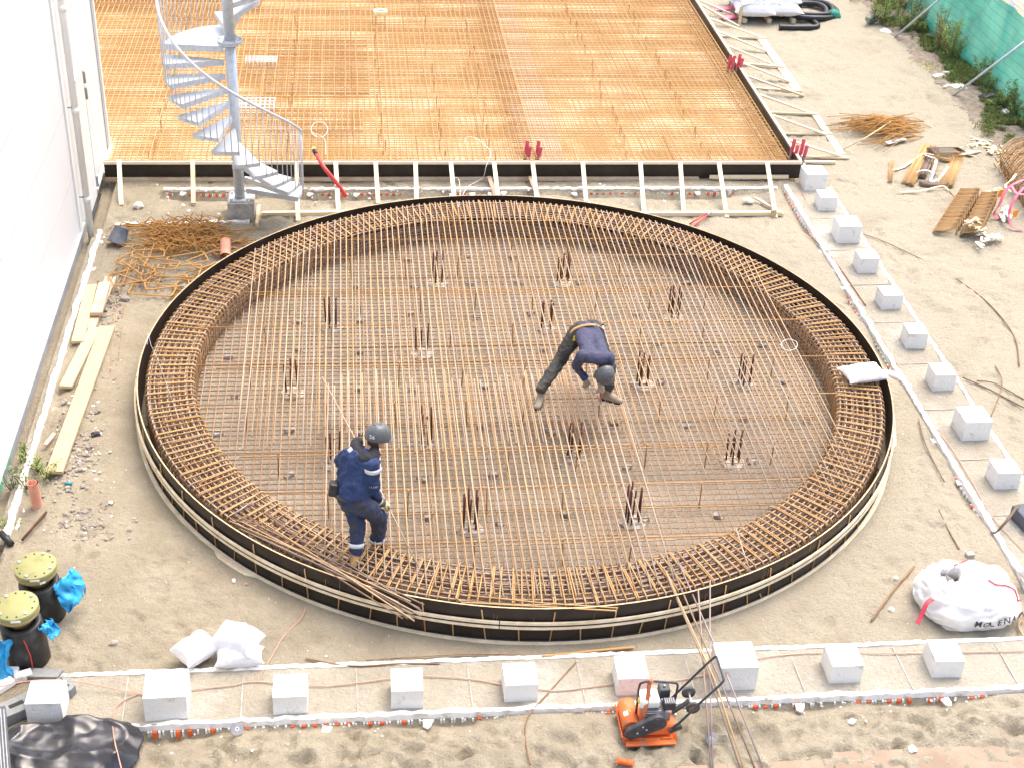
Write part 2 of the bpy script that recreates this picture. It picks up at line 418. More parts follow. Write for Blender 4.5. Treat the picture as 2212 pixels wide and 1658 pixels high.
def beam_slab(parent, x0, x1, y0, y1, z=.012, step=.05):
    mb = MB(); nx = int((x1-x0)/step); ny = max(2, int((y1-y0)/step))
    for j in range(ny+1):
        for i in range(nx+1):
            x, y = x0+(x1-x0)*i/nx, y0+(y1-y0)*j/ny; v = Vector((x, y, 0))
            mb.v.append(Vector((x, y, z+.008*noise.noise(v*3)+.005*noise.noise(v*10))))
    for j in range(ny):
        for i in range(nx):
            a = j*(nx+1)+i; mb.face([a, a+1, a+nx+2, a+nx+1], True)
    b0 = len(mb.v)
    for x, y in ((x0, y0), (x1, y0), (x1, y1), (x0, y1)): mb.v.append(Vector((x, y, -.2)))
    mb.face([b0+3, b0+2, b0+1, b0])
    mb.face([b0, b0+1, nx, 0] if False else [0, nx, b0+1, b0]); 
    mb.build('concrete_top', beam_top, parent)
    js = MB()
    if x1-x0 > y1-y0:
        k = x0+.95
        while k < x1-.3: js.box((k, (y0+y1)/2, z+.006), (.012, y1-y0-.06, .006), rz=.02); k += 1.2
    else:
        k = y0+.95
        while k < y1-.3: js.box(((x0+x1)/2, k, z+.006), (x1-x0-.06, .012, .006), rz=.02); k += 1.2
    js.build('joint', conc, parent)
t = thing('foundation_beam', 'long sand dusted concrete foundation beam with white foam edges running across the foreground', 'foundation beam', (0, 10.85, 0), 'foundation beams')
beam_slab(t, -3.4, 9.3, 10.48, 11.2)
foam_edge(t, (-2.55, 10.45, 0), (9.3, 10.45, 0), (0, -1, 0), seed=2, wdt=.06)
foam_edge(t, (9.3, 11.25, 0), (-3.4, 11.25, 0), (0, 1, 0), seed=3, chips=False, wdt=.05)
t = thing('foundation_beam', 'dusty concrete foundation beam with white foam edges running up the right side of the ring', 'foundation beam', (8.3, 17, 0), 'foundation beams')
beam_slab(t, 7.95, 8.72, 11.3, 23.3)
foam_edge(t, (7.9, 11.3, 0), (7.9, 23.2, 0), (-1, 0, 0), seed=4, wdt=.08)
foam_edge(t, (8.77, 23.1, 0), (8.77, 11.3, 0), (1, 0, 0), seed=5, chips=False, wdt=.06)
t = thing('foam_form', 'white foam edge with orange spacers in the sand in front of the far slab formwork', 'foam edge', (2, 23.1, 0), 'foam edges')
foam_edge(t, (-3.3, 23.05, .0), (7.75, 23.05, .0), (0, -1, 0), seed=6, wdt=.085, z=.03)
t = thing('foam_form', 'short white foam edge behind the pile of rusty bent bars', 'foam edge', (-2.8, 21.8, 0), 'foam edges')
foam_edge(t, (-3.95, 21.68, 0), (-1.75, 21.76, 0), (0, -1, 0), seed=8, wdt=.09, z=.04)
t = thing('foam_form', 'crumbling white foam edge with reddish spacers along the foot of the white building', 'foam edge', (-4.2, 17, 0), 'foam edges')
MB().box((-4.25, 17.5, -.12), (.10, 8.0, .16)).build('concrete_strip', beam_top, t)
foam_edge(t, (-4.13, 21.5, 0), (-4.13, 13.6, 0), (1, 0, 0), seed=9, wdt=.08, z=.04)
# ================================================================ white blocks on the beams
def block(x, y, sx, sy, h, label, rz=0):
    q = random.Random(int(x*997)+int(y*31)); sx *= q.uniform(.96, 1.04); sy *= q.uniform(.96, 1.04); h *= q.uniform(.95, 1.04); rz += q.uniform(-.04, .04)
    mb = MB(); mb.box((x, y, h/2+.012), (sx, sy, h), rz=rz, top=.985)
    for k in range(7):
        a, b = q.uniform(-.42, .42), q.uniform(-.3, .3); c, s_ = math.cos(rz), math.sin(rz)
        if q.random() < .5: mb.rock((x+a*sx*c, y-sy*.498+a*sx*s_, h*(.5+b)), q.uniform(.003, .007), k)
    o = mb.build('concrete_block', block_m, bevel=.012)
    tag(o, label, 'concrete block', 'concrete blocks on the foundation beams')
ordn = ['first', 'second', 'third', 'fourth', 'fifth', 'sixth', 'seventh', 'eighth', 'ninth']
for i, (px_, py_) in enumerate([(100, 1560), (360, 1555), (628, 1543), (880, 1530), (1125, 1515), (1365, 1500), (1590, 1490), (1825, 1475), (2045, 1462)]):
    p = at(px_, py_, .01); big = i in (1, 6)
    sx, sy, h = (.43, .40, .32) if big else (.345, .34, .25)
    if i == 0: sx, sy, h = .36, .33, .27
    block(p.x+(0.0 if i < 5 else -.0), p.y+sy/2+.0, sx, sy, h, ('large ' if big else 'small ')+'pale concrete block, %s from left in the foreground row%s' % (ordn[i], ', behind the compactor' if i == 5 else ', by the long bars' if i == 6 else ', behind black foil' if i == 0 else ''), rz=random.uniform(-.02, .02))
for i, (px_, py_) in enumerate([(1753, 412), (1787, 455), (1823, 525), (1875, 590), (1928, 668), (1984, 753), (2045, 843), (2105, 950), (2180, 1055)]):
    p = at(px_, py_, .01); big = i in (0, 2, 7)
    s_, h = (.40, .32) if big else (.32, .27)
    block(8.43, p.y+s_*.45, s_, s_, h, ('large ' if big else 'small ')+'white concrete block, %s from far end of the right row%s' % (ordn[i], ', by black formwork' if i == 0 else ''), rz=random.uniform(-.03, .03))
# ================================================================ ring formwork
cx, cy = RC.x, RC.y
def ringband(mb, r0, r1, z0, z1, a0=0, a1=2*math.pi, n=160, wob=0):
    full = abs(a1-a0-2*math.pi) < 1e-6; N = n if full else n+1; b = len(mb.v)
    for i in range(N):
        a = a0+(a1-a0)*i/n; w_ = wob*noise.noise(Vector((a*4, r0, z0*9)))
        for r, z in ((r0, z0), (r1, z0), (r1, z1), (r0, z1)): mb.v.append(Vector((cx+(r+w_)*math.cos(a), cy+(r+w_)*math.sin(a), z)))
    for i in range(n):
        j = (i+1) % N
        for k in range(4):
            l = (k+1) % 4; mb.face([b+i*4+k, b+i*4+l, b+j*4+l, b+j*4+k], False)
    if not full:
        mb.face([b+3, b+2, b+1, b]); mb.face([b+(N-1)*4+k for k in range(4)])
    return mb
t = thing('ring_formwork', 'big circular formwork of dark film faced plywood bound with pale wooden laths', 'formwork', (cx, cy, 0))
wall = ringband(MB(), RO, RO+.02, -.02, .48).build('plywood_wall', film, t)
ringband(MB(), RO+.002, RO+.018, .4802, .4825).build('plywood_edge', M('ply_edge', (.50, .34, .19), .8, c2=(.68, .52, .32), scale=12, bump=0), t)
base = MB()
b0 = 0; n = 220; rn = random.Random(5)
for i in range(n):
    a = 2*math.pi*i/n; wv = .055+.02*noise.noise(Vector((math.cos(a)*3, math.sin(a)*3, 2)))+(.06 if 62 < (i % 73) < 67 else 0)
    for r, z in ((RO+.021, -.03), (RO+.021+wv, -.03), (RO+.021+wv, .012), (RO+.021, .012)): base.v.append(Vector((cx+r*math.cos(a), cy+r*math.sin(a), z)))
for i in range(n):
    j = (i+1) % n
    for k in range(4): base.face([i*4+k, i*4+(k+1) % 4, j*4+(k+1) % 4, j*4+k])
base.build('base_board', M('base_ply', (.60, .50, .34), .85, c2=(.80, .70, .50), scale=5, bump=.4), t)
mm_ = MB(); ringband(mm_, RO+.021, RO+.034, .012, .03); mm_.build('bottom_batten', black_pl, t)
lathm = M('lath_wood', (.68, .54, .34), .7, 0, c2=(.86, .76, .56), scale=7, bump=.2)
A0, A1 = R_(168), R_(368)
for rr, zz, wob in ((RO+.040, .295, .004), (RO+.042, .235, .004)):
    a = A0
    for k, a1 in enumerate((R_(205), R_(222), R_(262), R_(318), A1)):
        q = ringband(MB(), rr, rr+.024, zz-.018, zz+.016, a, a1-.002, n=60, wob=wob).build('wooden_lath', lathm, t); a = a1
for k in range(2):
    ringband(MB(), RO+.045+k*.0, RO+.058, .245, .27, R_(172), R_(366), n=90).build('steel_band', black_pl, t) if k == 0 else None
i = 0; a = R_(166)
while a < R_(372):
    sl = rn.uniform(-.012, .012); full = i % 2 == 0
    p0 = Vector((cx+(RO+.030)*math.cos(a), cy+(RO+.030)*math.sin(a), -.02)); p1 = Vector((cx+(RO+.030)*math.cos(a+sl), cy+(RO+.030)*math.sin(a+sl), .44 if full else .30))
    MB().tube([p0, p1], .0085, 5).build('stake_bar', rust, t); a += R_(3.9)+rn.uniform(-.008, .008); i += 1
for k in range(46):
    a = R_(rn.uniform(175, 365)); z1 = rn.uniform(.30, .47); z0_ = z1-rn.uniform(.06, .25); r_ = RO+.0215
    MB().bar((cx+r_*math.cos(a), cy+r_*math.sin(a), z0_), (cx+r_*math.cos(a+.0008), cy+r_*math.sin(a+.0008), z1), .005, .002, up=(-math.sin(a), math.cos(a), 0)).build('rust_run', rust, t)
# ================================================================ ring cage
t = thing('ring_cage', 'ring shaped rusty rebar cage standing just inside the black formwork', 'rebar cage', (cx, cy, .05))
RI, ROC = 4.43, 5.08
def rrect(r0, r1, z0, z1, q=.05, n=3):
    out = []
    for (x, z, a) in ((r1-q, z1-q, 0), (r0+q, z1-q, 90), (r0+q, z0+q, 180), (r1-q, z0+q, 270)):
        for i in range(n+1):
            b = R_(a+90*i/n); out.append((x+q*math.cos(b), z+q*math.sin(b)))
    return out
def stirrup(mb, a, kind=0, dz=0., skew=0.):
    pr = rrect(RI+(.0 if kind == 0 else .12 if kind == 1 else 0), ROC if kind != 2 else ROC-.14, .045, .435+dz)
    for_pts = [Vector((cx+r*math.cos(a+skew*(r-RI)/r), cy+r*math.sin(a+skew*(r-RI)/r), z)) for r, z in pr]
    mb.tube(for_pts, .0095, 5, closed=True)
NST = 268; order = []
for i in range(NST):
    a = 2*math.pi*i/NST+rn.uniform(-.003, .003)
    order.append((math.sin(a), a, i))
order.sort()
stuff = MB()
for k, (s_, a, i) in enumerate(order):
    kind = (0, 1, 0, 2)[i % 4]; mb = MB() if k < 92 else stuff
    stirrup(mb, a, 0, rn.uniform(-.004, .006), rn.uniform(-.012, .012))
    if i % 2 == 0: stirrup(mb, a+.0042, 1+(i//2) % 2, .003, rn.uniform(-.01, .01))
    if k < 92: mb.build('stirrup', rust, t)
o = stuff.build('stirrups', rust, t); o['kind'] = 'stuff'
hoopm = M('hoop_steel', (.32, .22, .16), .7, .3, rnd=.4, scale=9, c3=[(.26, .17, .11), (.42, .30, .20), (.48, .38, .30), (.36, .22, .12)])
def hoop(r, z, a0=0, th=.0125, mat=rust_dark):
    pts = []
    n = 150
    for i in range(n):
        a = a0+2*math.pi*i/n; w_ = .012*noise.noise(Vector((math.cos(a)*2.5+r*7, math.sin(a)*2.5, z*30)))
        pts.append(Vector((cx+(r+w_)*math.cos(a), cy+(r+w_)*math.sin(a), z+w_*.4)))
    MB().tube(pts, th, 5, closed=True).build('hoop_bar', mat, t)
for k in range(8): hoop(RI+.05+k*.08, .408, mat=hoopm)
for k in range(7): hoop(RI+.05+k*.09, .075)
for k in range(5): hoop(RI+.12+k*.12, .375)
for k in range(4): hoop(RI+.022+.016*(k % 2), .13+k*.065)
for k in range(4): hoop(ROC-.022, .12+k*.07)
tw = MB()
for k in range(420):
    a, q = rn.uniform(0, 6.283), rn.uniform(RI+.05, ROC-.05); p = Vector((cx+q*math.cos(a), cy+q*math.sin(a), .435)); tw.tube([p, p+Vector((rn.uniform(-.02, .02), rn.uniform(-.02, .02), .02)), p+Vector((rn.uniform(-.05, .05), rn.uniform(-.05, .05), .03))], .0022, 4)
tw.build('tie_wires', rust_dark, t)['kind'] = 'stuff'
# ================================================================ bottom mat
t = thing('bottom_rebar_mat', 'fine square mat of thin rusty bars lying low across the inside of the ring', 'rebar mat', (cx, cy, .06))
def chord(v, R): return math.sqrt(max(0, R*R-v*v))
v = -4.95; k = 0
thin_m = M('thin_bar', (.40, .24, .13), .7, .2, rnd=.4, scale=8, c3=[(.44, .27, .13), (.40, .29, .20), (.50, .35, .22), (.42, .24, .11), (.42, .36, .31)])
while v < 4.96:
    c = chord(v, 4.97); j = rn.uniform(-.012, .012)
    cut = [-c, c]
    q = rn.uniform(-1.5, 1.5)
    MB().tube([(cx-c, cy+v+j, .058), (cx+q, cy+v+j+rn.uniform(-.006, .006), .056), (cx+c, cy+v-j*.3, .058)], .0082, 5).build('cross_bar', thin_m, t)
    v += .108
v = -4.93
while v < 4.94:
    c = chord(v, 4.97); j = rn.uniform(-.014, .014)
    MB().tube([(cx+v+j, cy-c, .073), (cx+v+rn.uniform(-.01, .01), cy+rn.uniform(-1, 1), .072), (cx+v-j*.6, cy+c, .073)], .0078, 5).build('long_bar', thin_m, t)
    v += .112
# ================================================================ top mat : rails on standees and long bars
t = thing('top_rebar_mat', 'long tan rebars laid front to back over rusty rails on short legs inside the ring', 'rebar mat', (cx, cy, .42))
rails = [21.0, 20.35, 19.76, 18.69, 17.69, 16.67, 15.69, 14.61, 13.77, 12.75]
for k, y in enumerate(rails):
    c = chord(y-cy, 4.62)
    MB().tube([(cx-c, y+rn.uniform(-.02, .02), .418), (cx, y, .416), (cx+c, y+rn.uniform(-.02, .02), .418)], .0095, 5).build('support_rail', rust, t)
    if k in (2, 3, 4, 5, 6, 7, 8, 9):
        MB().tube([(cx-c*(.6+.3*(k % 2)), y-.07, .09+.32*(k % 2)), (cx+c*(.9-.3*(k % 2)), y-.065, .09+.32*(k % 2))], .0095, 5).build('support_rail', rust, t)
    if k == 0: continue
    c = chord(y-cy, 4.2); x = cx-c+.35+rn.uniform(0, .25)
    while x < cx+c-.2:
        lean = rn.uniform(-.03, .03)
        MB().tube([(x, y-.006, .425), (x+lean*.3, y-.012, .40), (x+lean, y-.03, .03)], .0095, 5).build('standee_leg', rust, t)
        x += .93+rn.uniform(-.13, .13)
v = -3.78; k = 0
NB = 0
while v < 4.1 and NB < 100:
    x = cx+v; yo = cy+chord(v, 5.06)-.02
    leftq = max(0, (-v-2.6)/1.2); rightq = max(0, (v-2.6)/1.5)
    j = rn.uniform(-.012, .012)
    if k % 13 not in (6,) or True:
        yb = 14.72+rn.uniform(-.12, .12)+.25*math.sin(v*1.7)
        if v < -2.4: yb = 14.9+rn.uniform(-.3, .2)
        if v > 1.2: yb = 14.45-.42*(v-1.2)+rn.uniform(-.3, .3)
        yb = max(yb, cy-chord(v, 4.9))
        mb = MB().tube([(x+j, yo+rn.uniform(-.03, .01), .452+.004), (x+rn.uniform(-.014, .014), cy+2, .438), (x+rn.uniform(-.014, .014), cy+.1, .443), (x-j, yb, .440)], .0088, 6)
        yl = cy-chord(v, 4.98)+rn.uniform(0, .06)
        ys_ = 16.25+rn.uniform(-.2, .2)
        if -2.9 < v < 1.25+rn.uniform(-.15, .15):
            if v > -2.6 or k % 3 == 0:
                mb.tube([(x+.028-j, ys_, .441), (x+.026, cy-2.3, .441), (x+.024+j, yl, .452)], .0088, 6)
        mb.build('long_bar', rust_tan, t); NB += 1
    v += .093+rn.uniform(-.006, .006); k += 1
# ================================================================ pile heads
def pile(px_, py_, label, s=1, tall=.53, nb=5, dirty=False):
    p = at(px_, py_, .02); t = thing('pile_head', label, 'pile head', (p.x, p.y, 0), 'pile heads with dowel bars inside the ring')
    rn = random.Random(int(px_)); mb = MB(); pf = []
    n = 18
    prof = [(.17, -.03), (.165, .012), (.13, .03), (.06, .035)]
    b = len(mb.v)
    for r, z in prof:
        for k in range(n):
            a = 2*math.pi*k/n; q = r*(1+rn.uniform(-.12, .12)); mb.v.append(Vector((p.x+q*math.cos(a), p.y+q*math.sin(a), z+rn.uniform(-.008, .012))))
    for i in range(3):
        for k in range(n): l = (k+1) % n; mb.face([b+i*n+k, b+i*n+l, b+(i+1)*n+l, b+(i+1)*n+k])
    mb.face([b+3*n+k for k in range(n)])
    mb.build('concrete_head', conc if dirty else M_head, t)
    for k in range(nb):
        a = 2*math.pi*k/nb+rn.uniform(-.3, .3)+.5; r = .085; x, y = p.x+r*math.cos(a), p.y+r*math.sin(a)
        lx, ly = rn.uniform(-.02, .02), rn.uniform(-.02, .02)
        MB().tube([(x, y, 0), (x+lx, y+ly, tall*rn.uniform(.86, 1.04))], .0125, 6).build('dowel_bar', rust_pile, t)
M_head = M('chipped_concrete', (.52, .46, .36), .9, 0, c2=(.70, .66, .56), scale=16, bump=.6, bscale=60, bdist=.01)
for a in [(945, 609, 'pile head with dark dowel bars, left one of the two farthest from the camera'), (1215, 609, 'pile head with dark dowel bars, right one of the two farthest from the camera'),
          (716, 705, 'left pile head with dark dowel bars in the second row from the back', 1, .5, 5, True), (1180, 708, 'pile head with three dark dowel bars just above and left of the bending worker', 1, .5, 4, True),
          (1455, 684, 'pile head with dark dowel bars at the right of the second row from the back'), (910, 763, 'pile head with three dark dowel bars, left of centre behind the bar overlap', 1, .5, 3),
          (632, 847, 'leftmost pile head with dark dowel bars beside the cage'), (1388, 828, 'pile head with dark dowel bars just right of the bending worker'),
          (1607, 828, 'rightmost pile head with dark dowel bars, near the white sandbag', 1, .5, 5, True), (920, 955, 'pile head with dark dowel bars in the middle, between the two workers', 1, .53, 4, True),
          (722, 1000, 'pile head with dark dowel bars half hidden behind the walking worker', 1, .5, 4, True), (1240, 985, 'pile head with dark dowel bars below the bending worker', 1, .55, 5, True),
          (1582, 996, 'pile head with dark dowel bars in the lower right of the mat'), (1015, 1140, 'nearest pile head with dark dowel bars, right of the walking worker', 1, .58, 6, True),
          (1365, 1125, 'near pile head with dark dowel bars on the right of the front pair', 1, .56, 6, True)]: pile(*a)
# ================================================================ concrete spacers under the mat
sp_m = M('spacer_grey', (.27, .265, .25), .9, 0, c2=(.38, .375, .36), scale=6, bump=.3)
rn = random.Random(11); proto = None; cnt = 0
for gy in range(9):
    for gx in range(10):
        x, y = cx-4.0+gx*.88+rn.uniform(-.1, .1), cy-4.0+gy*.98+rn.uniform(-.12, .12)
        if math.hypot(x-cx, y-cy) > 4.25 or rn.random() < .12: continue
        if proto is None:
            mb = MB(); mb.box((0, 0, .022), (.11, .07, .044)); proto = mb.build('concrete_spacer', sp_m, bevel=.005); o = proto
        else:
            o = proto.copy(); C.objects.link(o)
        o.location = (x, y, .002); o.rotation_euler = (rn.uniform(-.1, .1), rn.uniform(-.1, .1), rn.uniform(-.9, .9)); o.scale = (rn.uniform(.8, 1.3), rn.uniform(.8, 1.3), 1)
        tag(o, 'small grey concrete spacer lying under the bottom rebar mat', 'spacer block', 'concrete spacers under the bottom mat')
# ================================================================ far slab: bed, formwork, mats
bedm = bpy.data.materials.new('foam_board_bed'); bedm.use_nodes = True
def bed_nodes(m):
    t = m.node_tree; L = t.links.new; N = t.nodes.new; b = t.nodes['Principled BSDF']; b.inputs['Roughness'].default_value = .9
    tc = N('ShaderNodeTexCoord'); br = N('ShaderNodeTexBrick'); br.inputs['Scale'].default_value = 1
    br.inputs['Brick Width'].default_value = 2.4; br.inputs['Row Height'].default_value = 1.2; br.inputs['Mortar Size'].default_value = .012
    br.inputs['Color1'].default_value = (.95, .87, .64, 1); br.inputs['Color2'].default_value = (.90, .80, .54, 1); br.inputs['Mortar'].default_value = (.45, .33, .18, 1)
    L(tc.outputs['Object'], br.inputs['Vector'])
    n = N('ShaderNodeTexNoise'); n.inputs['Scale'].default_value = .8; n.inputs['Detail'].default_value = 10; n.inputs['Roughness'].default_value = .7; L(tc.outputs['Object'], n.inputs['Vector'])
    r = N('ShaderNodeValToRGB'); r.color_ramp.elements[0].position = .42; r.color_ramp.elements[1].position = .62
    r.color_ramp.elements[0].color = (.58, .44, .29, 1); r.color_ramp.elements[1].color = (1, 1, 1, 1); L(n.outputs['Fac'], r.inputs[0])
    x = N('ShaderNodeMix'); x.data_type = 'RGBA'; x.blend_type = 'MULTIPLY'; x.inputs[0].default_value = 1; L(br.outputs[0], x.inputs[6]); L(r.outputs[0], x.inputs[7]); L(x.outputs[2], b.inputs['Base Color'])
bed_nodes(bedm)
SX0, SX1, SY0, SY1, BX, BY = -9.5, 8.2, 23.55, 40.0, -4.42, 24.65
mb = MB(); mb.box(((BX+SX1)/2, (SY0+BY)/2, .04), (SX1-BX, BY-SY0, .16)); mb.box(((SX0+SX1)/2, (BY+SY1)/2, .0402), (SX1-SX0, SY1-BY-.001, .16))
o = mb.build('slab_bed', bedm); o['kind'] = 'structure'
mb = MB(); mb.box((3.55, 31.5, .123), (.8, 15.8, .006)); o = mb.build('grey_screed_strip', M('screed', (.58, .53, .44), .9, c2=(.70, .65, .54), scale=5)); o['kind'] = 'structure'
t = thing('slab_formwork', 'long straight black formwork with pale batten and braces in front of the far slab', 'formwork', (1.9, 23.5, 0), 'slab formworks')
mb = MB(); mb.box(((-4.35+8.3)/2, 23.5, .19), (12.65, .02, .33)); mb.build('plywood_panel', film, t)
MB().box((1.96, 23.462, .352), (12.62, .05, .05)).build('top_batten', wood, t)
MB().box((1.0, 23.455, .035), (10.7, .06, .06)).build('bottom_batten', wood_old, t)
MB().box((7.3, 23.44, .075), (1.5, .03, .07)).build('bottom_batten', wood, t)
MB().box((1.96, 23.523, .366), (12.62, .012, .02)).build('panel_edge', M('ply_reddish_edge', (.22, .09, .06), .7), t)
for k, (xt, xb, yb) in enumerate([(260, 262, 443), (418, 418, 440), (640, 644, 478), (846/1.0*0+725, 731, 455), (811, 817, 440), (897, 900, 438), (973, 983, 432), (1066, 1074, 436), (1149, 1160, 432), (1257, 1266, 436), (1381, 1391, 460), (1467, 1477, 463), (1550, 1570, 470), (1654, 1675, 470)]):
    p0 = at(xt, 345 if k > 1 else 336, .385 if k > 1 else .42); p0.y = 23.43; p1 = at(xb, yb, .0)
    if k in (6, 7): p1 = Vector((p0.x+.02, 22.45, -.02))
    MB().bar(p1, p0, .075, .028, up=(0, -.6, 1)).build('brace', wood if k not in (1,) else wood_old, t)
for xa, xb in ((-1.55, 1.0), (3.6, 7.55)):
    MB().bar((xa, at(600, 466, 0).y if xa < 0 else 22.0, .035), (xb, 22.12 if xa < 0 else 22.02, .035), .07, .07).build('ledger_board', wood, t)
for xx, yy in ((2.55, 22.95), (3.3, 22.95)):
    MB().bar((xx-.1, 23.4, .1), (xx-.02, 22.7, 0), .07, .03, up=(0, -.6, 1)).build('brace', wood_old, t)
MB().bar((-1.62, 22.35, .02), (-1.62, 21.65, .02), .05, .1).build('end_board', wood, t)
MB().bar((7.2, 22.6, .06), (7.58, 22.0, .02), .05, .03).build('brace', wood_old, t)
MB().box((7.37, 21.93, .06), (.1, .02, .16)).build('peg', wood_y, t)
t = thing('slab_formwork', 'black side formwork with slanting pale braces along the right edge of the far slab', 'formwork', (8.25, 30, 0), 'slab formworks')
MB().box((8.22, 31.7, .19), (.02, 16.4, .34)).build('plywood_panel', film, t)
MB().box((8.258, 31.7, .352), (.05, 16.4, .05)).build('top_batten', wood, t)
zz = lambda x, y: ((2220+x/3.948)/1.5036, y/3.948/1.5036)
z2_ = lambda x, y: ((2226+x/3.948)/1.5036, (380+y/3.948)/1.5036)
dg = [(zz(300, 0), zz(640, 190)), (zz(280, 60), zz(710, 340)), (zz(400, 240), zz(1050, 500)), (zz(540, 410), zz(1090, 670)), (zz(660, 590), zz(1150, 830)), (zz(800, 790), zz(1390, 1060)), (zz(920, 980), zz(1540, 1230)), (zz(1090, 1215), zz(1650, 1460)), (zz(1280, 1480), z2_(1810, 230)), (z2_(1490, 300), z2_(2080, 530))]
for k, (a, b) in enumerate(dg):
    p0 = at(a[0], a[1], .38); p1 = at(b[0], b[1], .03); p0.x = 8.285
    MB().bar(p1, p0, .078, .03, up=(.3, 0, 1)).build('brace', wood if k != 6 else wood_old, t)
for a, b in [(zz(650, 460), zz(1050, 490)), (zz(850, 800), zz(1300, 860)), (zz(1020, 1120), zz(1520, 1170)), (zz(1230, 1440), zz(1720, 1460)), (z2_(1390, 215), z2_(1880, 215)), (z2_(1580, 500), z2_(2100, 530)), (z2_(1600, 570), z2_(1930, 580))]:
    p0 = at(a[0], a[1], .05); p1 = at(b[0], b[1], .05); p0.x = 8.3
    MB().bar(p0, p1, .06, .03).build('tie_board', wood, t)
for a, b, w_ in [(zz(1000, 510), zz(1470, 1170), .19), (zz(1690, 1480), z2_(2000, 480), .14)]:
    p0, p1 = at(*a, .015), at(*b, .015); MB().bar(p0, p1, w_, .03).build('ledger_board', wood, t)
for a, b in [(zz(690, 0), zz(660, 190)), (zz(755, 90), zz(715, 330))]:
    p1 = at(*b, 0); p0 = Vector((p1.x+.02, p1.y+.1, .42)); MB().bar(p1, p0, .07, .03, up=(0, 1, 0)).build('peg', wood_y, t)
# mats
def slab_bars(parent, axis, a0, a1, step, lo, hi, z, name, th=.0084, mat=rust_or, keep=100, wob=.012, part_from=0, clip=None, pref='near'):
    v = a0; L = []; rn = random.Random(int(z*1e4)+axis)
    while v < a1: L.append(v); v += step*(1+rn.uniform(-.12, .12))
    if pref == 'near' and axis == 0: L.sort()
    elif axis == 1: L.sort(key=lambda q: abs(q-1))
    st_ = MB(); n = 0
    for v in L:
        l, h = lo, hi
        if clip: l, h = clip(v, lo, hi)
        if h-l < .2: continue
        mb = MB() if n < keep else st_
        j = [rn.uniform(-wob, wob) for _ in range(4)]; zz_ = z+rn.uniform(-.004, .004)
        ps = [(l, v+j[0]), (l+(h-l)*.35, v+j[1]), (l+(h-l)*.7, v+j[2]), (h, v+j[3])]
        pts = [Vector((p, q, zz_)) if axis == 0 else Vector((q, p, zz_)) for p, q in ps]
        mb.tube(pts, th, 4)
        if n < keep: mb.build(name, mat, parent)
        n += 1
    if st_.v: o = st_.build(name+'s', mat, parent); o['kind'] = 'stuff'
def clx(v, lo, hi): return (max(lo, BX+.12), hi) if v < BY+.1 else (lo, hi)
def cly(v, lo, hi): return (max(lo, BY+.15), hi) if v < BX+.1 else (lo, hi)
t = thing('slab_rebar_mat', 'wide upper mat of bright orange rusty bars over the cream far slab bed', 'rebar mat', (1, 30, .3), 'rebar mats of the far slab')
slab_bars(t, 0, 23.66, 37.5, .102, -9.4, 8.1, .30, 'cross_bar', clip=clx)
slab_bars(t, 1, -9.3, 8.05, .112, 23.62, 37.6, .315, 'long_bar', clip=cly)
t = thing('slab_rebar_mat', 'lower mat of orange rusty bars just above the cream far slab bed', 'rebar mat', (1, 30, .16), 'rebar mats of the far slab')
slab_bars(t, 0, 23.72, 37.5, .115, -9.4, 8.1, .165, 'cross_bar', clip=clx, keep=60)
slab_bars(t, 1, -9.25, 8.05, .11, 23.62, 37.6, .18, 'long_bar', clip=cly, keep=60)
# denser extra mats
for lab, x0, x1, y0, y1, st in [('dense brown square of extra bars in the far slab right of the spiral stair', -1.75, .35, 26.6, 29.9, .17),
                                ('dense brown band of extra bars at the far left of the slab behind the stair', -9.0, -2.0, 32.1, 36.5, .062),
                                ('dense strip of extra bars running back through the middle of the far slab', 2.95, 3.35, 23.7, 37, .10),
                                ('patch of extra bars low behind the stair by the corner of the white building', -4.1, -2.9, 31.2, 32.2, .06),
                                ('dense band of extra bars across the top right of the far slab', 3.6, 7.6, 33.4, 36.5, .07),
                                ('narrow patch of extra bars around the yellow box in the far slab', .3, 2.6, 33.1, 33.9, .08),
                                ('small dense patch of extra bars right beside the stair pole', -1.6, .2, 24.9, 26.0, .085)]:
    t = thing('extra_rebar_mat', lab, 'rebar mat', ((x0+x1)/2, (y0+y1)/2, .33), 'extra rebar mats on the far slab')
    slab_bars(t, 0, y0, y1, st, x0, x1, .335+.001*(x0 % 3), 'cross_bar', keep=40, mat=rust)
    slab_bars(t, 1, x0, x1, st*(1.4 if x1-x0 > .6 else 1), y0, y1, .348+.001*(x0 % 3), 'long_bar', keep=40, mat=rust_or)
t = thing('ladder_cage', 'ladder like rebar edge cage running back along the right side formwork', 'rebar cage', (8.05, 30, .3))
for x, z in ((7.86, .33), (8.09, .33), (7.86, .16), (8.09, .16)): MB().tube([(x, 23.7, z), (x+.01, 30, z), (x, 38, z)], .011, 5).build('long_bar', rust_or, t)
st_ = MB(); y = 23.75; n = 0
while y < 37.8:
    mb = MB() if n < 80 else st_
    mb.tube([(7.86, y, .16), (7.86, y, .345), (8.10, y+.01, .345), (8.10, y, .16)], .0085, 5, closed=True)
    if n < 80: mb.build('stirrup', rust_or, t)
    y += .17; n += 1
if st_.v: st_.build('stirrups', rust_or, t)['kind'] = 'stuff'
t = thing('edge_cage', 'row of rusty edge stirrups running along the front of the far slab', 'rebar cage', (2, 23.65, .3))
for z in (.17, .32): MB().tube([(-4.2, 23.60, z), (8.0, 23.60, z)], .009, 5).build('long_bar', rust_or, t)
st_ = MB(); x = -4.2; n = 0
while x < 7.8:
    mb = MB() if n < 90 else st_
    mb.tube([(x, 23.8, .33), (x, 23.585, .335), (x+.01, 23.585, .16), (x, 23.8, .15)], .008, 4)
    if n < 90: mb.build('stirrup', rust_or, t)
    x += .125; n += 1
st_.build('stirrups', rust_or, t)['kind'] = 'stuff'
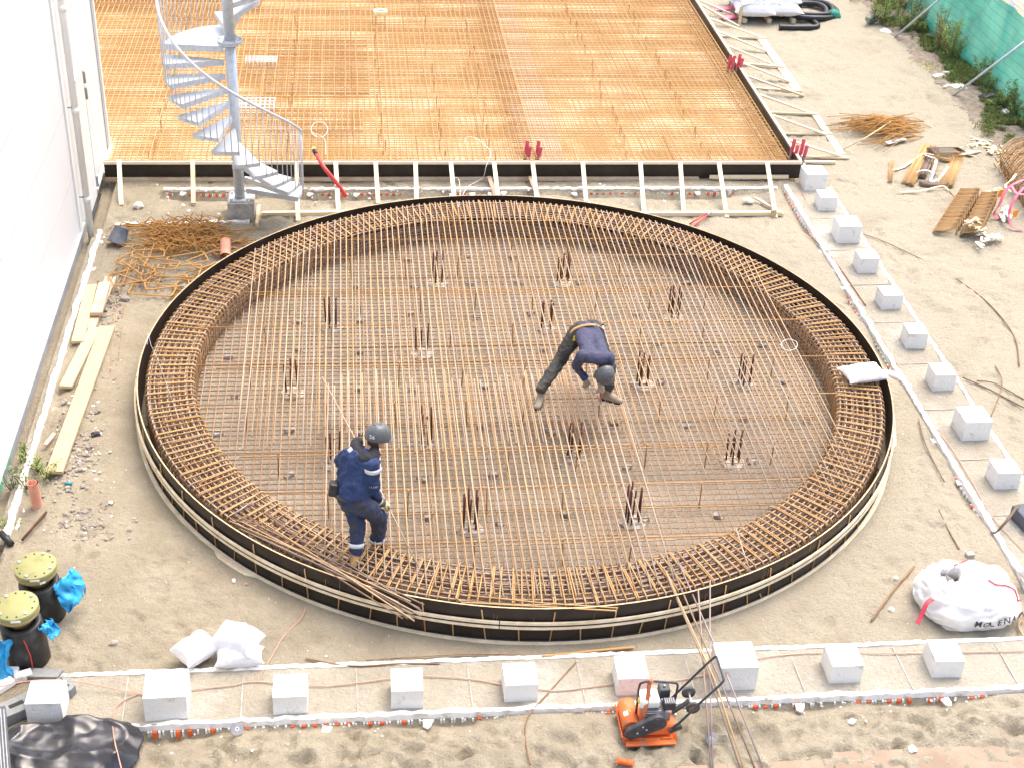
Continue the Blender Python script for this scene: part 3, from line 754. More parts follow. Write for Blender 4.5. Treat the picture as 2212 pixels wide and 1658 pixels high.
# scattered high spots : rows of spacer chairs and tie wires seen as little dark marks
rn = random.Random(21)
t = thing('rebar_chair_row', 'dark rusty wire chairs standing in rows within the far slab mats', 'rebar chairs', (0, 28, .3))
mb = MB()
for x in (-3.6, -1.2, .55, 1.65, 2.6, 5.1, 6.6):
    y = 23.9
    while y < 37:
        a = rn.uniform(-.06, .06); mb.tube([(x+a, y, .13), (x+a+rn.uniform(-.02, .02), y+.05, .36), (x+a, y+.1, .36), (x+a, y+.16, .13)], .007, 4); y += rn.uniform(.2, .9)
o = mb.build('wire_chairs', rust, t); o['kind'] = 'stuff'
# conduit stubs
def stubs(px_, py_, z, label, grp, offs, lean=.03):
    p = at(px_, py_, z)
    for dx, dy, h in offs:
        t = thing('conduit_stub', label, 'conduit', (p.x+dx, p.y+dy, z-.1), grp)
        a = Vector((p.x+dx, p.y+dy, z-.1)); b = a+Vector((lean, 0, h))
        MB().tube([a, a+(b-a)*.35], .028, 10).build('grey_coupling', steelgrey, t)
        mb = MB().tube([a+(b-a)*.3, b], .036, 12, cap=False); mb.tube([a+(b-a)*.31, b-Vector((0, 0, .02))], .030, 12); mb.build('pipe', pinkpipe, t)
offs = [(-.17, 0, .42), (-.11, -.10, .36), (.13, .0, .42), (.17, -.10, .36)]
stubs(1146, 335, .3, 'pink red pipe stub, one of four beside the middle of the front formwork', 'pink pipe stubs at the middle of the slab edge', [(-.10, 0, .36), (-.06, -.10, .30), (.11, 0, .36), (.14, -.10, .28)])
stubs(1582, 150, .3, 'pink red pipe stub, one of four at the far right slab edge', 'pink pipe stubs at the far right slab edge', [(-.10, 0, .42), (-.04, -.08, .42), (.10, 0, .42), (.14, -.08, .36)])
stubs(1720, 335, .3, 'pink red pipe stub, one of four in the near right slab corner', 'pink pipe stubs in the near slab corner', [(-.11, 0, .40), (-.06, -.09, .32), (.07, 0, .40), (.12, -.09, .32)])
t = thing('red_hose', 'bright red hose with yellow black end leaning over the formwork behind the ring', 'hose', (-.4, 23.2, 0))
hp = catmull([at(677, 322, .62), at(700, 362, .50), at(725, 393, .28), at(748, 424, .02)], 8)
MB().tube(hp[3:], .036, 12).build('hose', redpipe, t)
MB().tube(hp[1:4], .040, 12).build('black_collar', black_pl, t); MB().tube(hp[:2], .042, 12).build('yellow_cap', M('yellow_plastic', (.85, .72, .12), .4), t)
# yellow junction box on its little cage
p = at(822, 27, .55); t = thing('junction_box', 'pale yellow box with dark slot standing above the far slab mat', 'junction box', (p.x, p.y, .3))
MB().box((p.x, p.y, .55), (.30, .22, .10)).build('box', M('pale_yellow', (.86, .80, .42), .5), t, bevel=.01)
MB().box((p.x, p.y-.02, .602), (.17, .07, .006)).build('slot', black_pl, t)
for dx in (-.1, .1):
    for dy in (-.07, .07): MB().tube([(p.x+dx, p.y+dy, .14), (p.x+dx, p.y+dy, .5)], .009, 5).build('leg', rust, t)
# white plastic crates in the mat
for k, (px_, py_, lab) in enumerate([(565, 137, 'white plastic grid basket sunk in the far slab mat, upper one'), (553, 232, 'white plastic grid basket sunk in the far slab mat behind the stair rail, lower one')]):
    p = at(px_, py_, .36); t = thing('grid_basket', lab, 'basket', (p.x, p.y, .3), 'white grid baskets')
    mb = MB(); a, b = (.62, .28) if k == 0 else (.7, .5)
    for i in range(9):
        x = p.x-a/2+a*i/8; mb.tube([(x, p.y-b/2, .28), (x, p.y-b/2, .45), (x, p.y+b/2, .46), (x, p.y+b/2, .28)], .010, 5)
    for j in range(4): y = p.y-b/2+b*j/3; mb.tube([(p.x-a/2, y, .45), (p.x+a/2, y, .45)], .010, 5)
    mb.build('grid', white_pvc, t)
# white loose cables
def cable(name, pts, r, mat, lab, cat='cable', grp=None, n=8):
    o = MB().tube(catmull(pts, n), r*(.65 if name == 'white_cable' else .8), 6).build(name, mat); tag(o, lab, cat, grp); return o
cable('white_cable', [at(683, 292, .34)] + [at(690+18*math.cos(a), 280+17*math.sin(a), .36+.02*i) for i, a in enumerate([2.2, 3.2, 4.2, 5.2, 6.2, 7.2, 8.2, 9.0])]+[at(700, 300, .34), at(704, 335, .34)], .008, white_pvc, 'white cable looped on the far slab mat above the red hose')
cable('white_cable', [at(1002, 312, .34), at(1010, 296, .45), at(1030, 300, .5), at(1045, 312, .5), at(1060, 330, .45), at(1050, 360, .4), at(1042, 385, .1), at(1010, 405, .03), at(992, 440, .02)], .008, white_pvc, 'thin white cable hanging from the slab over the formwork near its middle')
cable('white_cable', [at(978, 425, .02), at(976, 392, .15), at(985, 384, .2), at(992, 392, .15), at(994, 425, .3), at(990, 448, .48)], .008, white_pvc, 'white cable end looping over the top of the black ring wall')
# ================================================================ white building
t = thing('white_building', 'tall white panel clad building with downpipe and door on the left', 'building', (-9, 17, 0))
XW = -4.42
MB().box((XW-4.0, 11.3, 4.72), (8.0, 26.6, 9.16)).build('panel_wall', white_wall, t)
MB().box((XW-4.015, 11.2, -.08), (7.97, 26.4, .50)).build('plinth', plinth_m, t)
MB().box((XW+.012, 8.0, .155), (.03, 27.0, .045)).build('base_trim', white_pvc, t)
MB().box((XW+.02, 22.15, .12), (.05, 1.3, .03)).build('base_trim', white_pvc, t) if False else None
MB().box((XW+.02, 23.75, .15), (.06, 1.9, .045)).build('base_trim', white_pvc, t)
seamm = M('panel_joint', (.46, .46, .46), .6, var=.02, bump=0)
for k in range(8):
    z = 1.17+1.11*k
    mb = MB(); mb.box((XW+.0005, 11.3, z), (.003, 26.6, .014)); mb.build('panel_joint', seamm, t)
MB().box((XW+.014, 21.21, 4.75), (.028, .16, 9.1)).build('cover_profile', white_pvc, t)
MB().box((XW+.015, 24.57, 4.7), (.03, .10, 9.1)).build('corner_profile', white_pvc, t)
MB().box((XW+.012, 24.37, 4.7), (.012, .012, 9.1)).build('panel_joint', M('dark_joint', (.25, .27, .26), .7), t)
d = MB().box((XW+.012, 22.40, 1.20), (.03, .92, 2.34)).build('door', M('door_white', (.74, .76, .76), .35, var=.02, bump=0), t)
MB().box((XW+.045, 22.40, 2.46), (.10, 1.08, .05)).build('door_canopy', white_pvc, t)
MB().box((XW+.028, 22.83, 1.2), (.006, .012, 2.3)).build('door_gap', MATS['dark_joint'], t)
MB().box((XW+.04, 22.40, .02), (.08, .95, .03)).build('door_sill', black_pl, t)
for z in (2.14, 1.86, .26): MB().box((XW+.035, 22.90, z), (.04, .05, .2)).build('hinge', steelgrey, t)
# downpipe
dp = MB().tube([(XW+.11, 21.44, -.15), (XW+.11, 21.50, 9.2)], .055, 16).build('downpipe', white_pvc, t)
for z in (.62, 2.15, 3.78): MB().tube([(XW+.11, 21.445+z*.006, z-.05), (XW+.11, 21.445+z*.006, z+.05)], .062, 16).build('pipe_socket', white_pvc, t)
for z in (.68, 2.22): MB().bar((XW, 21.40, z), (XW+.07, 21.40, z), .02, .02).build('pipe_bracket', steelgrey, t)
gm_ = MB()
for y, z0, z1 in ((15.6, .06, .14), (15.3, .0, .12), (14.9, -.03, .03), (14.6, -.06, .0)): gm_.bar((XW+.0175-.02, y+.2, z1), (XW+.0175-.02, y-.18, z0), .012, .03, up=(0, 0, 1))
green = M('green_paint', (.12, .55, .25), .7)
MB().bar((XW-.01, 16.1, .10), (XW-.01, 14.9, .03), .024, .014).build('paint_mark', green, t)
MB().bar((XW-.01, 14.75, .02), (XW-.01, 14.45, -.03), .024, .02).build('paint_mark', green, t)
# ================================================================ spiral stair
SC = Vector((-1.91, 22.12, 0)); SR = 1.06
t = thing('spiral_stair', 'galvanised spiral staircase winding round a central pole on a concrete foot', 'staircase', (SC.x, SC.y, 0))
foot = thing('footing_block', 'rough concrete footing block carrying the spiral stair pole', 'footing', (SC.x, SC.y, 0))
mb = MB(); mb.box((SC.x+.02, SC.y, .10), (.44, .44, .42)); mb.build('block', conc, foot, bevel=.015)
MB().lathe([(.088, .335), (.088, 3.02)], (SC.x, SC.y, 0), 24).build('pole', galv, t)
MB().lathe([(.088, 3.09), (.088, 6.4)], (SC.x, SC.y, 0), 24).build('pole', galv, t)
for z in (3.03, 3.062): MB().lathe([(.20, z), (.20, z+.026)], (SC.x, SC.y, 0), 28).build('flange', galv, t)
MB().box((SC.x, SC.y, .322), (.34, .34, .02)).build('base_plate', galv, t)
for a in range(4): MB().lathe([(.022, .33), (.022, .365)], (SC.x+.135*(-1 if a % 2 else 1), SC.y+.135*(-1 if a > 1 else 1), 0), 6).build('anchor_bolt', galv, t)
for a in range(6): MB().lathe([(.012, 3.0), (.012, 3.11)], (SC.x+.165*math.cos(a*1.047), SC.y+.165*math.sin(a*1.047), 0), 6).build('flange_bolt', steelgrey, t)
grat = bpy.data.materials.new('galvanised_grating'); grat.use_nodes = True
def gn(m):
    tt = m.node_tree; L = tt.links.new; N = tt.nodes.new; b = tt.nodes['Principled BSDF']; b.inputs['Roughness'].default_value = .45; b.inputs['Metallic'].default_value = .4
    tc = N('ShaderNodeTexCoord'); c = N('ShaderNodeTexWave'); c.inputs['Scale'].default_value = 14; c.bands_direction = 'DIAGONAL'; L(tc.outputs['Object'], c.inputs['Vector'])
    r = N('ShaderNodeValToRGB'); r.color_ramp.elements[0].color = (.52, .55, .59, 1); r.color_ramp.elements[1].color = (.66, .70, .74, 1); L(c.outputs['Fac'], r.inputs[0]); L(r.outputs[0], b.inputs['Base Color'])
    bm = N('ShaderNodeBump'); bm.inputs['Strength'].default_value = .5; bm.inputs['Distance'].default_value = .004; L(c.outputs['Fac'], bm.inputs['Height']); L(bm.outputs[0], b.inputs['Normal'])
gn(grat)
def P(a, r, z): return Vector((SC.x+r*math.cos(a), SC.y+r*math.sin(a), z))
STEP, RISE, Z0, A_0 = R_(17.2), .224, .50, R_(-4)
def tread(k, a0, z, da=R_(24), nm='tread'):
    n = 5; mb = MB(); top = []
    lead = a0; pts = [P(lead, .10, z), P(lead-da*.9+0, .10, z)]
    poly = [P(lead-da+da*.35, .115, z)] + [P(lead-da+da*i/n, SR, z) for i in range(n+1)] + [P(lead-da*.1, .115, z)]
    b = len(mb.v); mb.v += poly; m_ = len(poly); mb.v += [p-Vector((0, 0, .006)) for p in poly]
    mb.face([b+i for i in range(m_)]); mb.face([b+m_+i for i in range(m_)][::-1])
    for i in range(m_): j = (i+1) % m_; mb.face([b+i, b+m_+i, b+m_+j, b+j])
    o = mb.build(nm, grat, t)
    e = MB()
    ang_l = (P(lead-da+da*.35, .115, z), P(lead-da, SR, z)); ang_f = (P(lead-da*.1, .115, z), P(lead, SR, z))
    for a, b_ in (ang_l, ang_f): e.bar(a-Vector((0, 0, .04)), b_-Vector((0, 0, .04)), .006, .085)
    for i in range(n): e.bar(P(lead-da+da*i/n, SR, z-.03), P(lead-da+da*(i+1)/n, SR, z-.03), .005, .06)
    e.build('tread_edge', galv, o)
NT = 11
for k in range(NT): tread(k, A_0-STEP*k+R_(7), Z0+RISE*k)
zl = Z0+RISE*NT
aL = A_0-STEP*NT+R_(7)
mb = MB(); n = 14; DA = R_(74)
poly = [P(aL-DA, .11, zl)]+[P(aL-DA+DA*i/n, SR, zl) for i in range(n+1)]+[P(aL, .11, zl)]
b = len(mb.v); mb.v += poly; m_ = len(poly); mb.v += [p-Vector((0, 0, .006)) for p in poly]
mb.face([b+i for i in range(m_)]); mb.face([b+m_+i for i in range(m_)][::-1])
for i in range(m_): j = (i+1) % m_; mb.face([b+i, b+m_+i, b+m_+j, b+j])
lo = mb.build('landing', grat, t)
e = MB(); e.bar(P(aL, .11, zl-.05), P(aL, SR, zl-.05), .008, .10); e.bar(P(aL-DA, .11, zl-.05), P(aL-DA, SR, zl-.05), .008, .10)
for i in range(n): e.bar(P(aL-DA+DA*i/n, SR, zl-.04), P(aL-DA+DA*(i+1)/n, SR, zl-.04), .006, .08)
e.build('landing_edge', galv, lo)
for k in range(9): tread(k, aL-DA-STEP*(k)+R_(7), zl+RISE*(k+1))
def zline(s):     # stair height along swept angle s (radians, from the lowest tread)
    sl = STEP*NT
    if s < sl: return Z0+RISE*s/STEP
    if s < sl+DA: return zl+RISE*.6*(s-sl)/DA
    return zl+RISE*.6+RISE*(s-sl-DA)/STEP
hr = []; tot = STEP*NT+DA+R_(40); n = 100
for i in range(n+1):
    s = tot*i/n; hr.append(P(A_0+R_(7)-s, SR+.015, zline(s)+.96))
hr = [hr[0]+Vector((-.0, .02, -.05))]+hr
MB().tube(hr, .023, 10).build('handrail', galv, t)
s = .02; i = 0
while s < tot:
    zt = zline(s)+.95; zb_ = zline(s)-.12+.10*(1-((s/STEP) % 1)); 
    zb_ = Z0+RISE*math.floor(max(0, (s+R_(0))/STEP))-.02 if s < STEP*NT else (zl-.04 if s < STEP*NT+DA else zt-1.0)
    MB().tube([P(A_0+R_(7)-s, SR+.014, zb_), P(A_0+R_(7)-s, SR+.014, zt)], .0075, 6).build('baluster', galv, t)
    s += STEP/3.02; i += 1
# ================================================================ cloth like blobs
def fbm(v, o=4):
    s = 0; a = .5; f = 1.
    for _ in range(o): s += a*noise.noise(v*f); a *= .5; f *= 2.1
    return s
def sack(name, c, L, Wd, H, rz, mat, seed=0, tilt=0, parent=None, corners=.16, nu=40, nv=26, wr=.035, floor=None):
    "filled woven sack: a pillow with pinched corners and creases"
    rm = Matrix.Rotation(rz, 3, 'Z') @ Matrix.Rotation(tilt, 3, 'Y'); c = Vector(c); mb = MB(); off = Vector((seed*3.1, seed*1.7, 0))
    for side in (1, -1):
        b = len(mb.v)
        for j in range(nv+1):
            for i in range(nu+1):
                u, v = -1+2*i/nu, -1+2*j/nv
                edge = (1-abs(u)**3.5)*(1-abs(v)**3.0)
                x = u*L/2*(1-.10*(1-abs(v)**4)*abs(u)**2+corners*.4*(abs(u*v))**4); y = v*Wd/2*(1-.10*(1-abs(u)**4)*abs(v)**2+corners*.5*(abs(u*v))**4)
                n1 = fbm(Vector((u*2, v*2, side))+off); n2 = 1-abs(noise.noise(Vector((u*3.3+n1, v*5, side*2))+off))*2.2
                z = side*H/2*max(0, edge)**.55*(1+.35*n1)+side*wr*.6*n2*max(0, edge)**.3
                if side == -1: z *= .8
                p = c+rm @ Vector((x, y, z))
                if floor is not None and p.z < floor: p.z = floor+.002*side
                mb.v.append(p)
        for j in range(nv):
            for i in range(nu):
                a = b+j*(nu+1)+i; q = [a, a+1, a+nu+2, a+nu+1]
                mb.face(q if side == 1 else q[::-1], True)
    return mb.build(name, mat, parent)
# white sandbag draped on the ring wall
pc = at(1868, 808, .52)
o = sack('sandbag', (pc.x-.02, pc.y, .535), .62, .40, .17, .18, sack_m, seed=4); tag(o, 'plump white woven sandbag lying across the cage and the right edge of the ring wall', 'sandbag')
pk = M('pale_pink_cloth', (.72, .58, .54), .8)
o = sack('cloth_scrap', (pc.x+.46, pc.y+.16, .40), .30, .16, .05, -.5, pk, seed=9, nu=20, nv=12); tag(o, 'dirty pinkish cloth end beside the white sandbag at the ring edge', 'cloth')
# foreground sandbags
tb = [(-1.33, 11.46, .21, .50, .36, .34, -.45, 2, 'upper right white sandbag of the three heaped by the foreground beam'), (-1.76, 11.40, .16, .44, .34, .26, .7, 5, 'left white sandbag of the three heaped by the foreground beam'), (-1.30, 11.31, .11, .52, .24, .20, .05, 7, 'lower right white sandbag of the three heaped by the foreground beam')]
for x, y, z, L, Wd, H, rz, sd_, lab in tb:
    o = sack('sandbag', (x, y, z), L, Wd, H, rz, sack_m, seed=sd_, floor=.0, wr=.05); tag(o, lab, 'sandbag', 'heaped foreground sandbags')
# stack of white sacks on pallet, far right
t0 = at(1646, 38, 0)
pal = thing('pallet', 'old wooden pallet under the white sacks at the top of the yard', 'pallet', (9.95, 32.9, 0))
for k in range(5): MB().box((9.95, 32.45+k*.27, .13), (1.25, .12, .022)).build('deck_board', wood_old, pal)
for k in range(3): MB().box((9.35+k*.6, 32.9, .06), (.1, 1.45, .10)).build('bearer', wood_old, pal)
k = 0
for z, rows in ((.25, ((9.6, 32.5), (10.25, 32.55), (9.62, 33.25), (10.28, 33.25))), (.43, ((9.65, 32.62), (10.2, 32.7), (9.7, 33.35), (10.25, 33.3))), (.60, ((9.75, 32.9), (10.2, 33.4)))):
    for x, y in rows:
        o = sack('sand_sack', (x, y, z+.04), .98, .86, .36, rnd.uniform(-.15, .15), sack_m, seed=20+k, nu=26, nv=20, wr=.05)
        tag(o, 'white woven sack in the heap stacked on the far pallet', 'sack', 'white sacks heaped on the pallet'); k += 1
# ================================================================ big bag
t = thing('big_bag', 'big crumpled white rubble bag with red seams and dark lettering, open on top', 'bulk bag', (7.0, 11.75, 0))
BC = Vector((7.02, 11.80, 0)); mb = MB(); nu, nv = 96, 40; mouth = Vector((-.22, .10))
def bagp(u, v):
    "u angle, v 0 bottom .. 1 rim"
    a = u; off = Vector((math.cos(a)*1.2, math.sin(a)*1.2, v*2))
    rx, ry, H = .57, .45, .40
    prof = math.sin(min(1, v*1.25)*math.pi/2)
    if v < .62: r = .86+.14*math.sin(v/.62*math.pi); z = H*(v/.62)**1.15*.80
    else:
        q = (v-.62)/.38; r = (1-q)*.86+.14*(1-q)+.24*q; r = 1*(1-q)**.8*.86+.20*q+.0; z = H*(.80+.20*math.sin(q*math.pi*.62))
    r = max(r, .18)
    n1 = fbm(off*1.3+Vector((1, 2, 3))); n2 = 1-abs(noise.noise(off*2.6+Vector((7, n1*2, 0))))*2
    r *= 1+.16*n1+.06*n2; z += .10*n1*(v > .15)+.06*n2*v
    mx_, my_ = mouth*(max(0, v-.62)/.38)
    ca, sa = math.cos(a), math.sin(a); sq = (abs(ca)**3+abs(sa)**3)**(-1/3.)
    p = BC+Vector((mx_+rx*r*ca*(.3+.7*sq), my_+ry*r*sa*(.3+.7*sq), max(.0, z)))
    return p
for j in range(nv+1):
    for i in range(nu): mb.v.append(bagp(2*math.pi*i/nu, j/nv))
for j in range(nv):
    for i in range(nu): l = (i+1) % nu; mb.face([j*nu+i, j*nu+l, (j+1)*nu+l, (j+1)*nu+i], True)
b = len(mb.v)   # inside lining going down
for j in range(1, 6):
    for i in range(nu):
        p = bagp(2*math.pi*i/nu, 1); mb.v.append(Vector((BC.x+mouth.x+(p.x-BC.x-mouth.x)*(1+.1*j), BC.y+mouth.y+(p.y-BC.y-mouth.y)*(1+.1*j), p.z-.06*j)))
for i in range(nu): l = (i+1) % nu; mb.face([nv*nu+i, nv*nu+l, b+l, b+i], True)
for j in range(4):
    for i in range(nu): l = (i+1) % nu; mb.face([b+j*nu+i, b+j*nu+l, b+(j+1)*nu+l, b+(j+1)*nu+i], True)
bb = mb.build('bag_body', M('white_bag_fabric', (.80, .78, .75), .7, var=.05, bump=.3, bscale=30, bdist=.008), t)
redm = M('red_webbing', (.60, .06, .09), .6, var=.1)
for a0, v0, v1 in ((R_(-20), .15, .85), (R_(75), .45, .95)):
    pts = [bagp(a0+.12*math.sin(q*5), v0+(v1-v0)*q/12.)+Vector((.004, -.006, .008)) for q in range(13)]
    MB().tube(pts, .009, 6).build('red_seam', redm, t)
fl = [bagp(R_(205), .55)+Vector((0, 0, .01)), bagp(R_(205), .55)+Vector((-.09, -.07, .02)), bagp(R_(205), .5)+Vector((-.16, -.15, -.08)), bagp(R_(205), .5)+Vector((-.20, -.20, -.13))]
MB().ribbon(catmull(fl, 4), .05, .006, side=None).build('lifting_loop', redm, t)
fp = [bagp(R_(170), .70)+Vector((.0, 0, .03)), bagp(R_(150), .9)+Vector((0, 0, .07)), bagp(R_(60), .97)+Vector((-.05, 0, .06)), bagp(R_(30), .8)+Vector((0, 0, .03))]
rub = MB()
for k in range(16):
    rub.box((BC.x+mouth.x+rnd.uniform(-.12, .12), BC.y+mouth.y+rnd.uniform(-.1, .1), .30+rnd.uniform(-.05, .05)), (.1, .07, .05), M=Matrix.Rotation(rnd.uniform(0, 3), 3, 'Z') @ Matrix.Rotation(rnd.uniform(-.8, .8), 3, 'X'))
rb = rub.build('rubble', conc); tag(rb, 'grey paving rubble inside the open big bag', 'rubble', None, 'stuff')
def text_mesh(txt, size, ext=.002):
    cu = bpy.data.curves.new('t', 'FONT'); cu.body = txt; cu.size = size; cu.extrude = ext; cu.resolution_u = 2; cu.align_x = 'CENTER'; cu.offset = size*.012
    ob = bpy.data.objects.new('t', cu); C.objects.link(ob)
    me = bpy.data.meshes.new_from_object(ob, depsgraph=bpy.context.evaluated_depsgraph_get()); bpy.data.objects.remove(ob); return me
ink = M('dark_print', (.07, .06, .07), .7, bump=0)
def letters_on(name, parent, word, size, posfn, mat, lean=0, ext=.002):
    "each letter set flat against the surface given by posfn(i) -> (point, right, up)"
    mb = MB()
    for i, ch in enumerate(word):
        if ch == ' ': continue
        me = text_mesh(ch, size, ext); p, rt, up = posfn(i); rt = rt.normalized(); nn = rt.cross(up).normalized(); up = nn.cross(rt)
        b = len(mb.v)
        for v in me.vertices: mb.v.append(p+rt*v.co.x+up*v.co.y+nn*v.co.z)
        for f in me.polygons: mb.face([b+k for k in f.vertices])
    return mb.build(name, mat, parent)
def on_bag(v, a0, a1, n):
    def f(i):
        a = a0+(a1-a0)*(i+.5)/n; p = bagp(a, v); q = bagp(a+.03, v); u = bagp(a, v+.04)
        rt = (q-p); up = (u-p); up.z += .02; nn = rt.cross(up).normalized()
        return p+nn*.02, rt, up
    return f
letters_on('bag_lettering', t, 'MOLENAAR', .115, on_bag(.27, R_(262), R_(325), 8), ink)
letters_on('bag_lettering', t, 'BIG BAG', .05, on_bag(.06, R_(280), R_(305), 7), ink) if False else None
t2 = thing('small_bag', 'white printed bag with small green mark lying on the right beam at the photo edge', 'bag', (7.98, 12.1, 0))
sack('bag_body', (8.16, 12.10, .16), .56, .46, .34, .4, MATS['white_bag_fabric'], seed=31, parent=t2, floor=.0, wr=.05)
MB().lathe([(.028, 0), (.028, .004)], (7.90, 12.03, .185), 16, M=Matrix.Rotation(R_(-62), 3, 'Y') @ Matrix.Rotation(.3, 3, 'X')).build('green_mark', green, t2)
letters_on('bag_lettering', t2, 'C', .05, lambda i: (Vector((7.90+.05+i*.04, 11.975-i*.008, .185)), Vector((1, -.25, 0)), Vector((.15, .35, 1))), ink)
cable('brown_strap', [at(2190, 1330, .1), at(2205, 1322, .12), at(2212, 1330, .05), at(2200, 1350, .03), at(2212, 1375, .02)], .018, M('tan_webbing', (.42, .28, .15), .8), 'loose tan webbing strap beside the big rubble bag', 'strap')
# ================================================================ big flanged riser pipes
lidm = M('lid_green', (.21, .205, .075), .6, 0, c2=(.29, .285, .12), scale=7, fac=(.3, .5), bump=.05)
ringm = M('ring_yellow', (.30, .235, .09), .5, 0, c2=(.38, .32, .15), scale=6, bump=.05)
blk_pipe = M('black_pipe', (.02, .02, .022), .45, 0, c2=(.07, .07, .07), scale=7, fac=(.45, .75), bump=.1)
bluem = M('blue_foil', (.02, .30, .62), .4, 0, c2=(.05, .42, .75), scale=10, bump=.5, bscale=14, bdist=.01)
def riser(x, y, lab, hb, tiltx, seed):
    t = thing('riser_pipe', lab, 'pipe riser', (x, y, 0), 'flanged riser pipes'); T = Matrix.Rotation(tiltx, 3, 'Y') @ Matrix.Rotation(.03, 3, 'X'); c = (x, y, 0)
    MB().lathe([(.215, -.05), (.218, hb-.02), (.205, hb), (.16, hb+.005), (.15, hb-.05), (.02, hb-.06)], c, 40, M=T).build('pipe_body', blk_pipe, t)
    MB().lathe([(.11, hb-.06), (.115, hb+.06), (.17, hb+.09), (.205, hb+.11), (.222, hb+.13), (.222, hb+.165), (.218, hb+.17)], c, 40, M=T).build('flange', ringm, t)
    MB().lathe([(.222, hb+.172), (.225, hb+.176), (.225, hb+.222), (.220, hb+.227), (.02, hb+.229)], c, 40, M=T).build('lid', lidm, t)
    for k in range(12):
        a = k*math.pi/6+.2; p = Vector(c)+T @ Vector((.185*math.cos(a), .185*math.sin(a), hb+.229))
        if k % 3 == seed % 3: MB().lathe([(.019, -.002), (.019, .012), (.012, .016)], p, 6, M=T).build('bolt_head', galv, t)
        else: MB().lathe([(.010, -.002), (.010, .0025)], p, 10, M=T).build('bolt_hole', black_pl, t)
    p = Vector(c)+T @ Vector((.03, -.226, hb+.20)); MB().box(p, (.10, .004, .025)).build('sticker', white_pvc, t)
    if seed == 2: p = Vector(c)+T @ Vector((.10, -.200, hb+.145)); MB().box(p, (.06, .012, .022), rz=.4).build('sticker', white_pvc, t)
    return t
r1 = riser(-3.53, 11.52, 'nearer black riser pipe with bolted olive green lid and red line down its side', .56, -.04, 1)
r2 = riser(-3.48, 12.22, 'farther black riser pipe with bolted olive green lid and two white stickers', .50, -.03, 2)
MB().tube([(-3.50, 11.302, .50), (-3.475, 11.298, .38), (-3.455, 11.299, .25), (-3.45, 11.29, .0)], .006, 6).build('red_line', redpipe, r1)
def foil(name, pts_top, pts_bot, mat, lab, parent=None, wv=.04, n=26, m_=14, cat='plastic sheet', seed=0):
    mb = MB(); A = catmull(pts_top, n//(len(pts_top)-1)); B = catmull(pts_bot, n//(len(pts_bot)-1)); N = min(len(A), len(B))
    for i in range(N):
        for j in range(m_+1):
            p = A[i].lerp(B[i], j/m_); q = Vector((i*.16, j*.16, seed))
            mb.v.append(p+Vector((noise.noise(q), noise.noise(q+Vector((9, 0, 0))), noise.noise(q+Vector((0, 9, 0)))*.6))*wv+Vector((noise.noise(q*3.2), noise.noise(q*3.2+Vector((4, 0, 0))), 0))*wv*.35)
    for i in range(N-1):
        for j in range(m_): a = i*(m_+1)+j; mb.face([a, a+1, a+m_+2, a+m_+1], True)
    o = mb.build(name, mat); s = o.modifiers.new('s', 'SOLIDIFY'); s.thickness = .002
    tag(o, lab, cat, 'blue foil on the riser pipes' if mat is bluem else None); return o
foil('blue_foil', [(-3.30, 12.10, .55), (-3.22, 12.14, .58), (-3.17, 12.26, .56), (-3.18, 12.38, .5)], [(-3.22, 12.02, .22), (-3.13, 12.08, .16), (-3.02, 12.22, .26), (-3.06, 12.36, .2)], bluem, 'crumpled bright blue foil on the right of the farther riser pipe', wv=.10, seed=1)
foil('blue_foil', [(-3.34, 11.40, .56), (-3.28, 11.44, .58), (-3.24, 11.52, .57)], [(-3.26, 11.38, .44), (-3.22, 11.42, .36), (-3.16, 11.52, .40)], bluem, 'small torn blue foil tuft between the two riser pipes', wv=.06, seed=2)
foil('blue_foil', [(-3.90, 11.30, .52), (-3.78, 11.24, .56), (-3.68, 11.25, .53), (-3.62, 11.28, .50)], [(-3.95, 11.22, .02), (-3.82, 11.14, .04), (-3.72, 11.14, .08), (-3.64, 11.22, .1)], bluem, 'large blue foil hanging down on the left of the nearer riser pipe', wv=.08, seed=3)
# ================================================================ grey fence foot, foam scraps, black foil, kerb at the lower left
footm = M('recycled_grey_plastic', (.17, .18, .18), .7, 0, c2=(.25, .26, .26), scale=8, bump=.3)
t = thing('barrier_foot', 'grey recycled plastic fence foot with slots lying across the left end of the beam', 'fence foot', (-3.45, 10.9, 0))
pf = at(70, 1505, .13); ang = .55
MB().prism([(-.42, -.11), (-.40, .11), (.36, .12), (.43, .08), (.43, -.08), (.36, -.12)], .0, .13, (pf.x, pf.y, .0), Matrix.Rotation(ang, 3, 'Z')).build('foot_body', footm, t, bevel=.01)
for u, w_, h_ in ((-.17, .15, .05), (.14, .05, .05), (.30, .02, .14)):
    MB().box(Vector((pf.x, pf.y, .131))+Matrix.Rotation(ang, 3, 'Z') @ Vector((u, 0, 0)), (w_, h_, .006), rz=ang).build('slot', black_pl, t)
MB().lathe([(.027, .128), (.027, .134)], Vector((pf.x, pf.y, 0))+Matrix.Rotation(ang, 3, 'Z') @ Vector((.0, 0, 0)), 16).build('post_hole', black_pl, t)
MB().box(Vector((pf.x, pf.y, .145))+Matrix.Rotation(ang, 3, 'Z') @ Vector((.36, .02, 0)), (.03, .15, .03), rz=ang).build('raised_rib', footm, t)
o = MB().prism([(-.17, -.06), (.16, -.09), (.2, .03), (-.15, .07)], .0, .05, at(95, 1460, .0)+Vector((0, 0, .02))).build('plastic_tile', footm, bevel=.005); tag(o, 'flat dark grey plastic slab lying behind the grey fence foot', 'slab')
